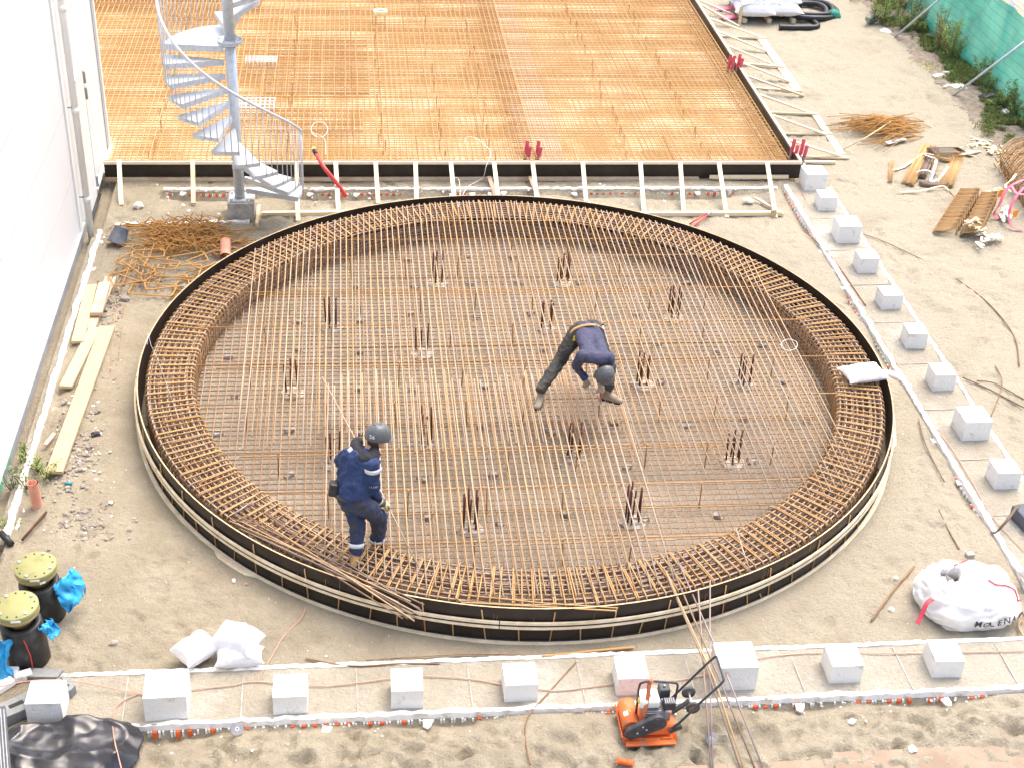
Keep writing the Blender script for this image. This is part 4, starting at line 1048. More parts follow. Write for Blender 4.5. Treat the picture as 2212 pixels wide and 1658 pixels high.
for k, (px_, py_, s_, lab) in enumerate([(18, 1452, .12, 'off white foam scrap at the foot of the nearer riser pipe'), (50, 1458, .1, 'pinkish foam scrap between the riser pipe and dark slab'), (8, 1478, .12, 'broken white foam piece at the left photo edge')]):
    p = at(px_, py_, .05); o = MB().box(p, (s_*1.8, s_, .08), rz=.4*k).build('foam_scrap', eps, bevel=.012); tag(o, lab, 'foam scrap', 'foam scraps by the risers')
# crumpled black foil
mb = MB(); nx, ny = 90, 60
bc = [at(28, 1560), at(255, 1560), at(270, 1660), at(10, 1680)]
def foilz(u, v):
    x, y = u, v; n1 = fbm(Vector((x*2.2, y*2.2, 1)), 3); r1_ = 1-abs(noise.noise(Vector((x*3.1+n1, y*2.0, 5))))*2.4; r2_ = 1-abs(noise.noise(Vector((x*6+y*3, y*7, 9))))*2
    return .10+.09*n1+.06*max(0, r1_)+.010*r2_
for j in range(ny+1):
    for i in range(nx+1):
        u, v = i/nx, j/ny; e = min(u, 1-u, v, 1-v)*2
        a = math.atan2(v-.5, u-.5); rr = 1+.10*noise.noise(Vector((math.cos(a)*2, math.sin(a)*2, 3)))
        x = -3.0+(u-.5)*1.55*rr; y = 10.08+(v-.5)*1.02*rr-.0*(u)
        y += .22*(max(0, .5-abs(u-.62)))*max(0, v-.5)-.12*u*(1-v)*0
        # rounded corners
        cu, cv = (u-.5)*2, (v-.5)*2; k_ = max(1, (abs(cu)**3+abs(cv)**3)**(1/3)); 
        x = -3.0+(cu/k_)*.78*rr; y = 10.10+(cv/k_)*.47*rr+.06*cu
        z = .01+foilz(x*.8+3, y*.9)*min(1, (1-min(1, (abs(cu)**3+abs(cv)**3)**(1/3)))*5)+.012
        mb.v.append(Vector((x, y, max(.006, z))))
for j in range(ny):
    for i in range(nx): a = j*(nx+1)+i; mb.face([a, a+1, a+nx+2, a+nx+1], True)
o = mb.build('black_foil', M('black_foil_mat', (.016, .016, .019), .24, 0, c2=(.03, .03, .036), scale=3, bump=.25, bscale=7, bdist=.01, spec=.6)); tag(o, 'heap of crumpled shiny black foil in the lower left corner', 'plastic sheet')
o.modifiers.new('s', 'SOLIDIFY').thickness = .002
t = thing('scaffold_board', 'ribbed dark grey edge rail in the extreme lower left corner', 'edge rail', (-3.65, 10, 0))
q0, q1 = aty(3, 1540, 9.3), aty(22, 1700, 8.7)
MB().bar(at(-2, 1530, .9), at(12, 1700, .9), .12, .06).build('rail', M('dark_blue_grey', (.07, .08, .10), .5), t, bevel=.004)
for k in range(3): MB().bar(at(-6+7*k, 1530, .935), at(6+7*k, 1700, .935), .010, .006).build('rib', steelgrey, t)
MB().bar(at(4, 1620, .88), at(4, 1620, .0), .06, .06).build('post', MATS['dark_blue_grey'], t)
# ================================================================ planks, pipes, bucket on the left
def plank(label, a, b, wdt, z, mat=wood_y, th=.045, rot=0):
    a, b = Vector((a.x, a.y, z)), Vector((b.x, b.y, z)); o = MB().bar(a, b, wdt, th).build('wooden_plank', mat, bevel=.002); tag(o, label, 'plank', 'planks lying along the white building'); return o
plank('longest pale yellow plank lying nearest to the ring on the left side', at(232, 705, .09), at(118, 1025, .04), .21, .075)
plank('pale plank with knots crossing under the top of the longest plank', at(205, 708, .06), at(142, 838, .03), .17, .045)
plank('upper left brown plank leaning at the foam edge by the building', at(198, 618, .06), at(168, 742, .05), .17, .07)
plank('short wet grey brown plank beside the tangled bars', at(226, 612, .12), at(208, 680, .1), .17, .11, wood_old, .06)
plank('narrow reddish plank under the short grey brown plank', at(240, 600, .03), at(192, 712, .03), .17, .03, wood_old)
pw = bpy.data.materials.new
t = thing('drain_pipe', 'upright red brown drain pipe standing by weeds at the left', 'pipe', (-3.93, 14.2, 0), 'red brown drain pipes')
pb = at(80, 1092, 0); mb = MB(); mb.lathe([(.062, -.05), (.062, .36)], (pb.x, pb.y, 0), 24, cap=False); mb.lathe([(.054, .02), (.054, .36), (.062, .36)], (pb.x, pb.y, 0), 24, cap=False, M=Matrix.Rotation(-.05, 3, 'Y')); mb.build('pipe', terracotta, t)
MB().lathe([(.053, .0), (.053, .01)], (pb.x, pb.y, 0), 16).build('bottom', black_pl, t)
t = thing('drain_pipe', 'short orange brown drain pipe lying against the ring wall', 'pipe', (-2.1, 20.7, 0), 'red brown drain pipes')
a, b = at(487, 556, .06), at(488, 525, .10); a = Vector((a.x, a.y, .07)); b = Vector((b.x, b.y-.06, .16))
mb = MB(); mb.tube([a, b], .085, 20, cap=False); mb.tube([a+(b-a)*.02, b], .074, 20, cap=False); mb.build('pipe', terracotta, t)
t = thing('bucket', 'dark grey mortar bucket tipped over near the downpipe', 'bucket', (-3.85, 21.2, 0))
bp = at(258, 512, .12); TT = Matrix.Rotation(R_(24), 3, 'Y') @ Matrix.Rotation(R_(152), 3, 'X')
bmat = M('bucket_grey', (.07, .08, .10), .6, 0, c2=(.14, .155, .18), scale=7)
mb = MB(); mb.lathe([(.115, -.13), (.15, .12), (.165, .13), (.165, .145), (.15, .145), (.145, .12), (.11, -.12), (.01, -.12)], (bp.x, bp.y, .15), 28, M=TT, cap=False); mb.lathe([(.116, -.13), (.01, -.135)], (bp.x, bp.y, .15), 28, M=TT); mb.build('shell', bmat, t)
o = MB().tube([at(100, 1105, .03), at(48, 1165, .03)], .016, 8).build('iron_pipe', rust_pile); tag(o, 'dark rusty iron pipe on the ground beside the upright drain pipe', 'pipe')
o = MB().tube([at(2, 1150, .08), at(25, 1175, .04)], .04, 10).build('dark_hose_piece', black_pl); tag(o, 'short dark hose end among weeds at the left edge', 'hose')
o = MB().bar(at(98, 960, .03), at(118, 935, .03), .05, .02).build('pink_strip', M('salmon', (.75, .40, .32), .7)); tag(o, 'salmon pink strip lying beside the longest plank', 'strip')
o = MB().tube([at(140, 1043, .03), at(156, 1043, .03)], .02, 8).build('blue_cartridge', M('petrol_blue', (.05, .28, .36), .5)); tag(o, 'small petrol blue cartridge on the rubble below the longest plank', 'cartridge')
o = sack('dark_rag', at(207, 938, .02), .13, .09, .05, .3, black_pl, seed=51, nu=14, nv=10); tag(o, 'small dark blue black rag on the sand between planks and ring', 'rag')
# ================================================================ loose bars
rod_m = M('weathered_rod', (.20, .12, .07), .8, .2, c2=(.33, .21, .12), scale=6)
def rod(label, pts, r=.009, mat=rust, name='loose_rebar', grp=None, n=6):
    o = MB().tube([Vector(p) for p in pts], r, n).build(name, mat); tag(o, label, 'rebar', grp); return o
steel_b = M('blued_steel', (.28, .26, .28), .5, .5, c2=(.42, .30, .24), scale=4, bump=.05)
# long bars sticking out over the front right of the ring
G = 'long bars leaning over the front right of the ring wall'
for i, (a, b, c, mt) in enumerate([((1433, 1225, .52), (1530, 1450, .30), (1600, 1662, .02), rust_dark), ((1438, 1232, .52), (1545, 1470, .28), (1608, 1662, .02), rust_tan), ((1448, 1215, .53), (1560, 1480, .30), (1632, 1662, .02), rust_dark), ((1462, 1205, .53), (1560, 1430, .30), (1650, 1662, .02), steel_b),
                                   ((1508, 1270, .50), (1522, 1470, .25), (1536, 1662, .02), rust_dark), ((1534, 1252, .50), (1533, 1450, .25), (1540, 1662, .02), steel_b)]):
    lab = ['leftmost of the long rusty bars leaning over the ring to the lower right', 'orange tan long bar leaning over the ring beside the leftmost one', 'dark long bar in the middle of those leaning over the ring', 'bluish long bar, rightmost of those running to the bottom edge',
           'thin bar dropping almost straight down past the compactor handle', 'bluish thin bar dropping straight down right of the compactor handle'][i]
    rod(lab, [at(*a), at(*b), at(*c)], .0095, mt, grp=G)
rod('single bar leaning outward over the right front of the ring wall', [at(1590, 1140, .50), at(1612, 1210, .50), at(1645, 1290, .03)], .008, rust_tan)
# bundle lying over the near left ring
G = 'loose bar bundle across the near left of the ring'
rn = random.Random(33)
ends = [((500, 1118), (905, 1312)), ((512, 1112), (912, 1305)), ((520, 1125), (890, 1318)), ((505, 1130), (905, 1330)), ((530, 1110), (900, 1335)), ((560, 1122), (895, 1340)), ((570, 1105), (880, 1335)), ((585, 1112), (905, 1318)), ((600, 1098), (780, 1215)), ((560, 1140), (870, 1335)), ((520, 1142), (860, 1300)), ((495, 1124), (888, 1298))]
for i, (a, b) in enumerate(ends):
    z = .462+.008*(i % 3); pa, pb = at(a[0], a[1], z+.0), at(b[0]+rn.uniform(-6, 6), b[1], z+.03)
    rod('straight rusty bar in the loose bundle laid across the near left of the ring', [pa, pa.lerp(pb, .5)+Vector((0, 0, rn.uniform(0, .012))), pb], .0085, [rust_dark, rust_dark, rust_tan][i % 3], grp=G)
rod('bent bar hooked over the cage right of the walking worker', [at(995, 1252, .48), at(985, 1290, .47), at(998, 1300, .47), at(1330, 1318, .475), at(1330, 1322, .475)], .0095, rust_or)
rod('second bent bar lying along the front of the cage', [at(1010, 1285, .47), at(1180, 1302, .475), at(1335, 1312, .475)], .0085, rust)
rod('thin blue grey bars lying over the left front of the cage', [at(505, 1110, .47), at(545, 1082, .47)], .010, steel_b)
# rods on the sand
for i, (pts, r, lab, mt) in enumerate([
    ([(1882, 1340), (1930, 1275), (1975, 1222)], .014, 'short rusty rod on the sand left of the big white bag', rust),
    ([(660, 1421), (760, 1437), (860, 1432), (950, 1432)], .010, 'rusty rod half buried beside the white sandbags', rust),
    ([(790, 1425), (1000, 1412), (1150, 1414)], .007, 'thin rusty rod on sand along the upper foam edge', rust),
    ([(1170, 1417), (1290, 1404), (1368, 1397)], .017, 'thick yellowish rusty pipe on the sand in front of the ring', rust_or),
    ([(1245, 1428), (1180, 1500), (1140, 1548), (1136, 1600), (1146, 1650)], .008, 'bent thin rod crossing the beam left of the compactor', rust),
    ([(1855, 503), (1900, 518), (1960, 545), (1990, 560)], .009, 'dark bent rod on the sand right of the block row', rust_dark),
    ([(2065, 602), (2135, 655), (2190, 725), (2202, 790)], .010, 'long dark bent rod lying on the sand at the right edge', rust_dark),
    ([(2080, 815), (2140, 842), (2212, 880)], .012, 'dark rod on the sand reaching the right photo edge, lower of two', rust_dark),
    ([(2110, 822), (2150, 828), (2212, 862)], .010, 'dark rod on the sand reaching the right photo edge, upper of two', rust_dark),
    ([(1990, 345), (2040, 400), (2110, 490), (2130, 530)], .008, 'thin bent rusty rod running past the stirrup bundles', rust),
    ([(1985, 905), (2000, 960), (2040, 1040)], .009, 'thin rod on sand between the ring and the block row', rust_dark),
    ([(1740, 500), (1800, 560), (1870, 660)], .010, 'rusty rod lying along the right beam by its inner foam edge', rust),
    ([(2028, 1100), (2050, 1145), (2072, 1185)], .009, 'broken rusty rod on sand above the big white bag', rust),
    ([(2150, 790), (2165, 830), (2140, 900)], .008, 'curved thin rusty wire by the block row', rust)]):
    P_ = [at(x, y, .025) for x, y in pts]; mt = rod_m if mt is rust else mt
    rod(lab, catmull(P_, 5), r, mt)
cable('copper_wire', [at(0, 1482, .14), at(60, 1470, .14), at(130, 1467, .14), at(200, 1477, .1), at(300, 1497, .03), at(330, 1500, .03)]+[at(x, y, .03) for x, y in ((420, 1488), (500, 1479), (555, 1471), (680, 1480), (760, 1475), (850, 1463), (930, 1459), (1020, 1466), (1100, 1480), (1160, 1487), (1215, 1490), (1330, 1475), (1400, 1472), (1500, 1462), (1640, 1420), (1810, 1407), (1930, 1410), (2212, 1405))], .008, M('copper_pink', (.62, .33, .24), .45, .3), 'pinkish copper earth wire running along the foreground beam past the blocks', 'wire', n=5)
cable('copper_wire', [at(300, 1497, .03), at(262, 1515, .03), at(244, 1545, .03), at(246, 1590, .2), at(255, 1630, .2), at(264, 1665, .2)], .008, MATS['copper_pink'], 'copper wire branching down over the black foil', 'wire')
cable('copper_wire', [at(555, 1471, .03), at(585, 1420, .03), at(615, 1370, .03), at(650, 1335, .03), at(660, 1310, .03)], .007, MATS['copper_pink'], 'copper wire running from the sandbags toward the ring wall', 'wire')
cable('copper_wire', [at(1715, 385, .03), at(1740, 430, .03), at(1735, 470, .03), at(1800, 560, .03), at(1860, 660, .03), at(1935, 780, .03), at(1985, 880, .03), at(2050, 960, .03), at(2100, 1040, .03), at(2140, 1110, .03), at(2212, 1190, .03)], .007, MATS['copper_pink'], 'copper earth wire running along the right hand beam beside the blocks', 'wire')
cable('tie_wire', [at(318, 745, .55), at(320, 720, .6), at(326, 745, .55), at(338, 770, .46), at(360, 830, .46), at(385, 900, .46)], .0028, galv, 'thin silver wire looped over the left ring wall', 'wire')
cable('tie_wire', [at(1705+18*math.cos(a), 745+12*math.sin(a), .47) for a in (0, .8, 1.6, 2.4, 3.2, 4, 4.8, 5.6, 6.3)], .005, white_pvc, 'thin white wire loop lying on the right of the cage', 'wire')
# ================================================================ tangled bar pile on the left
rust_br = M('bright_rust', (.56, .29, .07), .8, .05, rnd=.4, scale=5, c3=[(.34, .17, .05), (.46, .25, .08), (.54, .32, .12), (.38, .20, .06)])
rn = random.Random(44)
t = thing('scrap_bar_heap', 'tangled heap of thin curly rusty wires and offcuts beside the bucket', 'scrap heap', (-2.7, 20.9, 0))
c0 = at(400, 522)
for k in range(210):
    x, y = c0.x+rn.gauss(0, .42), c0.y+rn.gauss(0, .19)*1.6; a = rn.uniform(-.5, .6); L = rn.uniform(.3, .75); cv = rn.uniform(-.35, .35)
    pts = []
    for i in range(6):
        s = -.5+i/5; pts.append((x+math.cos(a)*L*s-math.sin(a)*cv*(s*s)*L*2, y+math.sin(a)*L*s+math.cos(a)*cv*s*s*L*2, .03+.22*rn.random()*math.exp(-((x-c0.x)/.5)**2)+abs(rn.gauss(0, .03))))
    mb = MB().tube(catmull(pts, 3), rn.choice((.0075, .009, .011)), 5); mb.build('wire_offcut', rust_br, t)
G = 'bent stirrups strewn on the sand at the left'
def stir(px_, py_, a, b, rz, z, mt, lab, tl=0, open_=False):
    c = at(px_, py_, z); T = Matrix.Rotation(rz, 3, 'Z') @ Matrix.Rotation(tl, 3, 'X'); q = .05; pts = []
    for (x, y, an) in ((a-q, b-q, 0), (-a+q, b-q, 90), (-a+q, -b+q, 180), (a-q, -b+q, 270)):
        for i in range(4): an2 = R_(an+30*i); pts.append(c+T @ Vector((x+q*math.cos(an2), y+q*math.sin(an2), 0)))
    if open_: pts = pts[:-2]
    o = MB().tube(pts, .0125, 6, closed=not open_).build('bent_stirrup', mt); tag(o, lab, 'stirrup', G)
for i, (x, y, a, b, rz, z, tl) in enumerate([(405, 560, .30, .17, .35, .10, .15), (350, 570, .26, .14, -.25, .14, -.1), (440, 590, .28, .15, .5, .06, .1), (300, 590, .24, .20, -.6, .08, .2), (360, 610, .33, .17, .2, .06, .1), (420, 620, .30, .16, -.35, .04, 0), (330, 625, .34, .18, -.15, .05, .08), (480, 580, .25, .14, .15, .05, .1), (280, 560, .20, .14, .9, .12, .4), (320, 548, .25, .13, .1, .16, .2), (270, 600, .22, .2, .4, .1, .3), (300, 575, .3, .12, -.9, .14, .3), (385, 585, .34, .2, -.1, .09, .1), (450, 560, .3, .18, .7, .1, .15), (500, 545, .26, .15, -.4, .06, .1)]):
    stir(x, y, a, b, rz, z, rust_br, 'loose closed stirrup among the overlapping ones strewn left of the ring')
rn = random.Random(45)
for i in range(14):
    a = at(300+i*9+rn.uniform(-6, 6), 640-i*3.5+rn.uniform(-4, 4), .02); b = at(470+i*5+rn.uniform(-20, 10), 600-i*5+rn.uniform(-5, 5), .025)
    a = at(362+i*3+rn.uniform(-8, 8), 652-i*3.5, .02)
    rod('thin straight rusty rod fanned out on the sand below the loose stirrups', [a, b], .006, rust, grp='thin rods fanned out left of the ring')
for i in range(16):
    a = at(262+i*7+rn.uniform(-5, 5), 545+rn.uniform(-20, 30), .05+rn.random()*.15); b = at(225+i*8+rn.uniform(-10, 10), 625+rn.uniform(-20, 15), .03)
    rod('straight rusty bar in the leaning bunch beside the building foot', [a, b], .008, rust if i % 3 else rust_dark, grp='bunch of bars by the building foot')
for i, (p, q, r__) in enumerate([((268, 660), (255, 780), (262, 670)), ((250, 650), (238, 800), (0, 0))]):
    rod(['long thin rod on the sand beside the planks, right one', 'long thin rod on the sand beside the planks, left one'][i], [at(*p, .02), at(*q, .02)], .006, rust)
# ================================================================ right side piles
t = thing('scrap_bar_heap', 'flat heap of long thin orange rusty rods on the sand beside the side formwork', 'scrap heap', (10.7, 25.7, 0))
rn = random.Random(46); c0 = at(1900, 285)
for k in range(100):
    a = rn.gauss(.25, .28); L = rn.uniform(.7, 1.5); x, y = c0.x+rn.gauss(0, .22), c0.y+rn.gauss(0, .27); z = .03+.28*rn.random()*math.exp(-((x-c0.x)**2+(y-c0.y)**2)*5)
    p = Vector((x-math.cos(a)*L/2, y-math.sin(a)*L/2, z*.6+.05)); q = Vector((x+math.cos(a)*L/2, y+math.sin(a)*L/2, z*.6+.02)); pts = [p, Vector((x, y, z+.03)), q]
    if k % 5 == 0: pts.append(q+Vector((.12, -.18, -.01)))
    MB().tube(pts, .008, 5).build('thin_rod', rust_br, t)
o = MB().tube(catmull([at(1822, 322, .03), at(1870, 298, .3), at(1925, 262, .2)], 5), .012, 6).build('pale_rod', M('pale_rod_tan', (.62, .48, .28), .6)); tag(o, 'pale tan rod lying over the flat heap of orange rods', 'rod')
cable('grey_cable', [at(1830, 288, .1), at(1870, 262, .15), at(1930, 250, .15), at(1945, 256, .05), at(1985, 272, .03)], .010, steelgrey, 'grey cable lying on top of the flat heap of orange rods', 'cable')
o = MB().box(at(1935, 305, .06), (.5, .11, .02), rz=.45).build('steel_strip', galv); tag(o, 'short bright metal strip at the foot of the orange rod heap', 'metal strip')
def bundle(name, label, a, b, n, wdt, r, mat, z=.03, h=3, cat='rebar bundle', jit=.02, grp=None):
    a, b = Vector(a), Vector(b); d = (b-a).normalized(); s_ = Vector((-d.y, d.x, 0)); rn = random.Random(int(a.x*100))
    t = thing(name, label, cat, (a.x, a.y, 0), grp)
    for k in range(n):
        o_ = s_*((k % (n//h+1))/(n/h)-.5)*wdt; zz_ = z+(k//(n//h+1))*r*1.8; e = rn.uniform(-.04, .04)
        MB().tube([a+o_+d*e+Vector((0, 0, zz_)), b+o_+d*e*.5+s_*rn.uniform(-jit, jit)+Vector((0, 0, zz_))], r, 5).build('bar', mat, t)
    return t
GB = 'bundles of cut bars on the sand at the right'
bundle('bar_bundle', 'left orange bundle of straight cut bars in the rectangle of bundles', at(1960, 402), at(2005, 318), 36, .22, .010, rust_or, grp=GB)
bundle('bar_bundle', 'right orange bundle of straight cut bars in the rectangle of bundles', at(2042, 405), at(2068, 335), 36, .24, .010, rust_or, grp=GB)
bundle('bar_bundle', 'dark strapped bundle of bars in the middle of the rectangle of bundles', at(1990, 388), at(2016, 325), 24, .14, .011, rust_dark, z=.06, grp=GB)
bundle('bar_bundle', 'thin orange bundle beside the dark strapped one', at(2012, 385), at(2022, 340), 14, .09, .010, rust_or, z=.05, grp=GB)
bundle('bar_bundle', 'cross lying dark bundle closing the near side of the rectangle', at(1988, 402), at(2040, 404), 20, .14, .010, rust_dark, grp=GB)
bundle('bar_bundle', 'small cross lying orange bundle inside the rectangle', at(2018, 350), at(2050, 356), 12, .09, .010, rust_or, z=.08, grp=GB)
bundle('bar_bundle', 'thin sheaf of rods lying alone left of the rectangle of bundles', at(1921, 398), at(1926, 352), 9, .08, .007, rust, h=2, grp=GB)
t = thing('stirrup_pack', 'pack of dark bent stirrups at the far end of the rectangle of bundles', 'stirrup pack', tuple(at(2040, 325)))
for k in range(12):
    c = at(2035+k*1.2, 325, .03+.018*k); pts = [c+Vector(q) for q in ((-.32, -.12, 0), (-.30, .12, 0), (.25, .14, 0), (.33, -.1, 0))]; MB().tube(pts, .010, 5, closed=True).build('stirrup', rust_dark, t)
tape = M('cream_webbing', (.80, .68, .44), .7, var=.1, bump=0); tape_w = M('white_webbing', (.85, .83, .78), .7, var=.05, bump=0)
def strap(pts, w_, mat, lab, grp=None, n=6, z=.04):
    P_ = [at(p[0], p[1], (p[2] if len(p) > 2 else z)) for p in pts]; o = MB().ribbon(catmull(P_, n), w_, .003).build('strap', mat); tag(o, lab, 'strap', grp); return o
strap([(1928, 368), (1950, 362), (1975, 345), (1995, 332, .1), (2016, 335, .2)], .05, tape, 'cream webbing strap trailing left from the strapped bundle')
strap([(1980, 372, .13), (1995, 368, .2), (2012, 372, .2), (2008, 385, .1)], .05, tape_w, 'white strap round the dark bundle, lower one')
strap([(1998, 335, .12), (2012, 340, .22), (2022, 345, .15), (2015, 375, .1), (2010, 392, .05), (2030, 385), (2048, 360, .1)], .05, tape_w, 'white strap looping through the rectangle of bundles')
strap([(1945, 415), (1990, 412), (2035, 402, .1), (2048, 412)], .04, tape, 'cream strap in front of the rectangle of bundles')
def scribble(cx_, cy_, rx, ry, n, w_, mat, lab, seed, grp=None, zt=.10):
    rn = random.Random(seed); t = thing('webbing_heap', lab, 'webbing', tuple(at(cx_, cy_)), grp)
    for k in range(n):
        a = rn.uniform(0, 6.28); x, y = cx_+rn.gauss(0, rx*.45), cy_+rn.gauss(0, ry*.45); pts = []
        for i in range(5): pts.append(at(x+rn.gauss(0, rx*.22), y+rn.gauss(0, ry*.3), .03+rn.random()*zt))
        MB().ribbon(catmull(pts, 5), w_, .003).build('webbing_loop', mat, t)
scribble(2150, 318, 58, 22, 34, .045, tape, 'big heap of curled cream webbing strips near the fence', 61)
scribble(2098, 478, 26, 16, 9, .045, tape, 'curled cream webbing lying on the left toothed stack', 62, zt=.30)
scribble(2130, 515, 38, 14, 8, .045, tape_w, 'white and cream webbing curls in front of the right toothed stack', 63)
scribble(2175, 462, 22, 16, 6, .04, tape_w, 'pale webbing curls between toothed stack and big tied bundle', 64)
scribble(2150, 415, 30, 12, 7, .04, tape, 'cream webbing curls above the right toothed stack', 65)
# toothed stirrup stacks (flat nested stirrups showing saw like edges)
def tooth_stack(label, A, B, wd, n=10, hh=.15):
    A, B = Vector(A), Vector(B); d = B-A; L = d.length; d.normalize(); s_ = Vector((d.y, -d.x, 0))
    t = thing('stirrup_stack', label, 'stirrup stack', tuple((A+B)/2), 'toothed stacks of nested stirrups'); pt = L/n
    for g_ in range(n):
        for k in range(8):
            fl, fr = g_*pt+k/8*pt, g_*pt+pt*.35+k/8*pt*.22; lift = .05+hh*.30+.012*k
            a_ = A+d*fl-s_*wd*.5; b_ = A+d*(fr+.05)+s_*wd*.5
            MB().tube([a_+Vector((0, 0, .03)), a_+s_*.04+Vector((0, 0, lift)), (a_+s_*wd*.42)+Vector((0, 0, lift+.02)), b_+Vector((0, 0, lift+.09)), b_+s_*.02+Vector((0, 0, .04))], .0125, 5).build('nested_stirrup', rust if k % 3 else rust_or, t)
tooth_stack('left rusty stack of nested stirrups with toothed edge near the right photo edge', at(2036, 512), at(2088, 430), .36)
tooth_stack('right rusty stack of nested stirrups with toothed edge near the right photo edge', at(2092, 516), at(2130, 437), .30)
# big tied bundle at right edge
t = thing('mesh_bundle', 'big tied bundle of bent rusty bars with pink straps at the right photo edge', 'rebar bundle', tuple(at(2185, 430)))
for k in range(40):
    o_ = at(2156+k*1.4, 395-k*1.05+(k % 5)*9, .1); lay = k % 5
    p = Vector((12.1+.02*(k//5)*1.4, 22.0+.30*(k//5)*.9, .06+.10*lay))
    q = Vector((.75+lay*.05, .30, .03))
    pts = [p+Vector((-.10, -.02, .10)), p+Vector((-.02, 0, 0)), p+Vector((.04, .02, .16))+q*.2, p+q+Vector((0, 0, .12)), p+q+Vector((.3, .1, .0))]
    MB().tube(pts, .011, 5).build('bent_bar', rust_or if k % 2 else rust, t)
for k in range(26):
    y = 21.7+k*.085; MB().tube([(12.05+.012*k, y, .03), (11.98+.012*k, y+.04, .30), (12.2+.01*k, y+.1, .58), (13.2, y+.5, .62)], .010, 5).build('bent_bar', rust_or if k % 3 else rust_dark, t)
pk2 = M('pink_webbing', (.85, .18, .26), .6, var=.1, bump=0)
G = 'pink straps of the big tied bundle'
strap([(2212, 388, .6), (2190, 398, .6), (2172, 412, .5), (2160, 440, .3), (2148, 462, .1), (2155, 472, .05), (2172, 458, .05)], .05, pk2, 'pink strap trailing down the left of the big tied bundle', G)
strap([(2212, 405, .6), (2195, 425, .5), (2182, 450, .35), (2180, 475, .15), (2190, 492, .06), (2212, 497, .05)], .05, pk2, 'pink strap hanging down the front of the big tied bundle', G)
strap([(2185, 402, .62), (2196, 418, .6), (2212, 420, .6)], .06, pk2, 'pink strap bow on top of the big tied bundle', G)
strap([(2185, 415, .55), (2172, 402, .5), (2186, 388, .6), (2195, 376, .6)], .04, tape, 'cream strap looped on the big tied bundle')
for i, (x, y, z) in enumerate([(2162, 418, .35), (2193, 462, .3)]):
    p = at(x, y, z); o = MB().box(p, (.10, .012, .14), rz=.4).build('orange_tag', M('tag_orange%s' % '', (.90, .26, .02), .5) if i == 0 else MATS['tag_orange']); tag(o, ['orange label tag on the far left of the big tied bundle', 'orange label tag on the near face of the big tied bundle'][i], 'tag')
# ================================================================ black corrugated pipe coil
t = thing('pipe_coil', 'black corrugated pipe coiled loosely on the sand at the top right', 'pipe coil', (11.0, 33, 0))
pts = []; CO = at(1745, 24, .1)
for i in range(118):
    a = i*.155+2.5; r = .34+.28*i/118+.02*math.sin(a*2); cxx = CO.x+.05*math.sin(i*.13); cyy = CO.y
    pts.append(Vector((cxx+1.15*r*math.cos(a), cyy+r*math.sin(a)*1.15, .07+.10*abs(math.sin(i*.027))+.02*math.sin(a*3))))
tail = catmull([pts[0], at(1766, 55, .07), at(1730, 60, .06), at(1683, 59, .06)], 12)[1:]
pts = list(reversed(tail))+pts
path = catmull(pts, 3); rr = [.062+(.006 if i % 2 else 0) for i in range(len(path))]
MB().tube(path, rr, 10).build('corrugated_pipe', black_pl, t)
cable('black_cable', [at(1700, 8, .03), at(1640, 12, .03), at(1590, 22, .03)], .02, black_pl, 'black cable on the sand beside the white sack heap') if False else None
cable('black_cable', [at(1735, 3, .03), at(1860, 8, .03), at(1885, 25, .03)], .02, black_pl, 'thin dark cable on the ground right of the pipe coil')
pkf = M('pink_film', (.85, .22, .32), .4, var=.15)
for i, (x, y, L, lab) in enumerate([(1570, 19, .7, 'pink plastic film on the sand left of the white sack heap, far piece'), (1575, 38, .45, 'crumpled pink plastic film on the sand left of the white sack heap, near piece')]):
    o = sack('pink_film', at(x, y, .03), L, .25, .05, .1+i*.3, pkf, seed=70+i, nu=20, nv=12); tag(o, lab, 'plastic film')
# ================================================================ bolt cutter
t = thing('bolt_cutter', 'bolt cutter with red handles resting on the batten behind the ring', 'bolt cutter', tuple(at(1515, 470)))
jaw = at(1538, 456, .10)
for a, b in ((at(1490, 484, .03), at(1525, 462, .09)), (at(1499, 490, .03), at(1527, 466, .09))):
    MB().tube([a, b], .014, 8).build('handle', redpipe, t); MB().tube([b, jaw], .016, 6).build('jaw', steelgrey, t)
# ================================================================ cutting discs
for i, (x, y, c_, lab) in enumerate([(512, 1573, (.10, .14, .26), 'blue cutting disc half buried beside the orange spacers'), (1536, 1593, (.05, .10, .28), 'dusty blue cutting disc on the sand right of the compactor')]):
    p = at(x, y, .045); t = thing('cutting_disc', lab, 'cutting disc', tuple(p)); TT = Matrix.Rotation(R_(38), 3, 'X') @ Matrix.Rotation(.3, 3, 'Y')
    MB().lathe([(.068, 0), (.068, .004)], p, 28, M=TT).build('disc', M('disc_blue' if i == 0 else 'disc_blue_dusty', c_, .6, c2=(.25, .24, .24), scale=12, fac=(.2,.5)), t)
    MB().lathe([(.022, .004), (.022, .007)], p, 20, M=TT).build('hub', galv, t); MB().lathe([(.009, .007), (.009, .009)], p, 12, M=TT).build('hole', black_pl, t)
o = sack('orange_rag', at(1350, 1645, .02), .20, .07, .04, -.3, orange, seed=81, nu=16, nv=10); tag(o, 'crumpled orange scrap on the sand at the bottom edge', 'scrap')
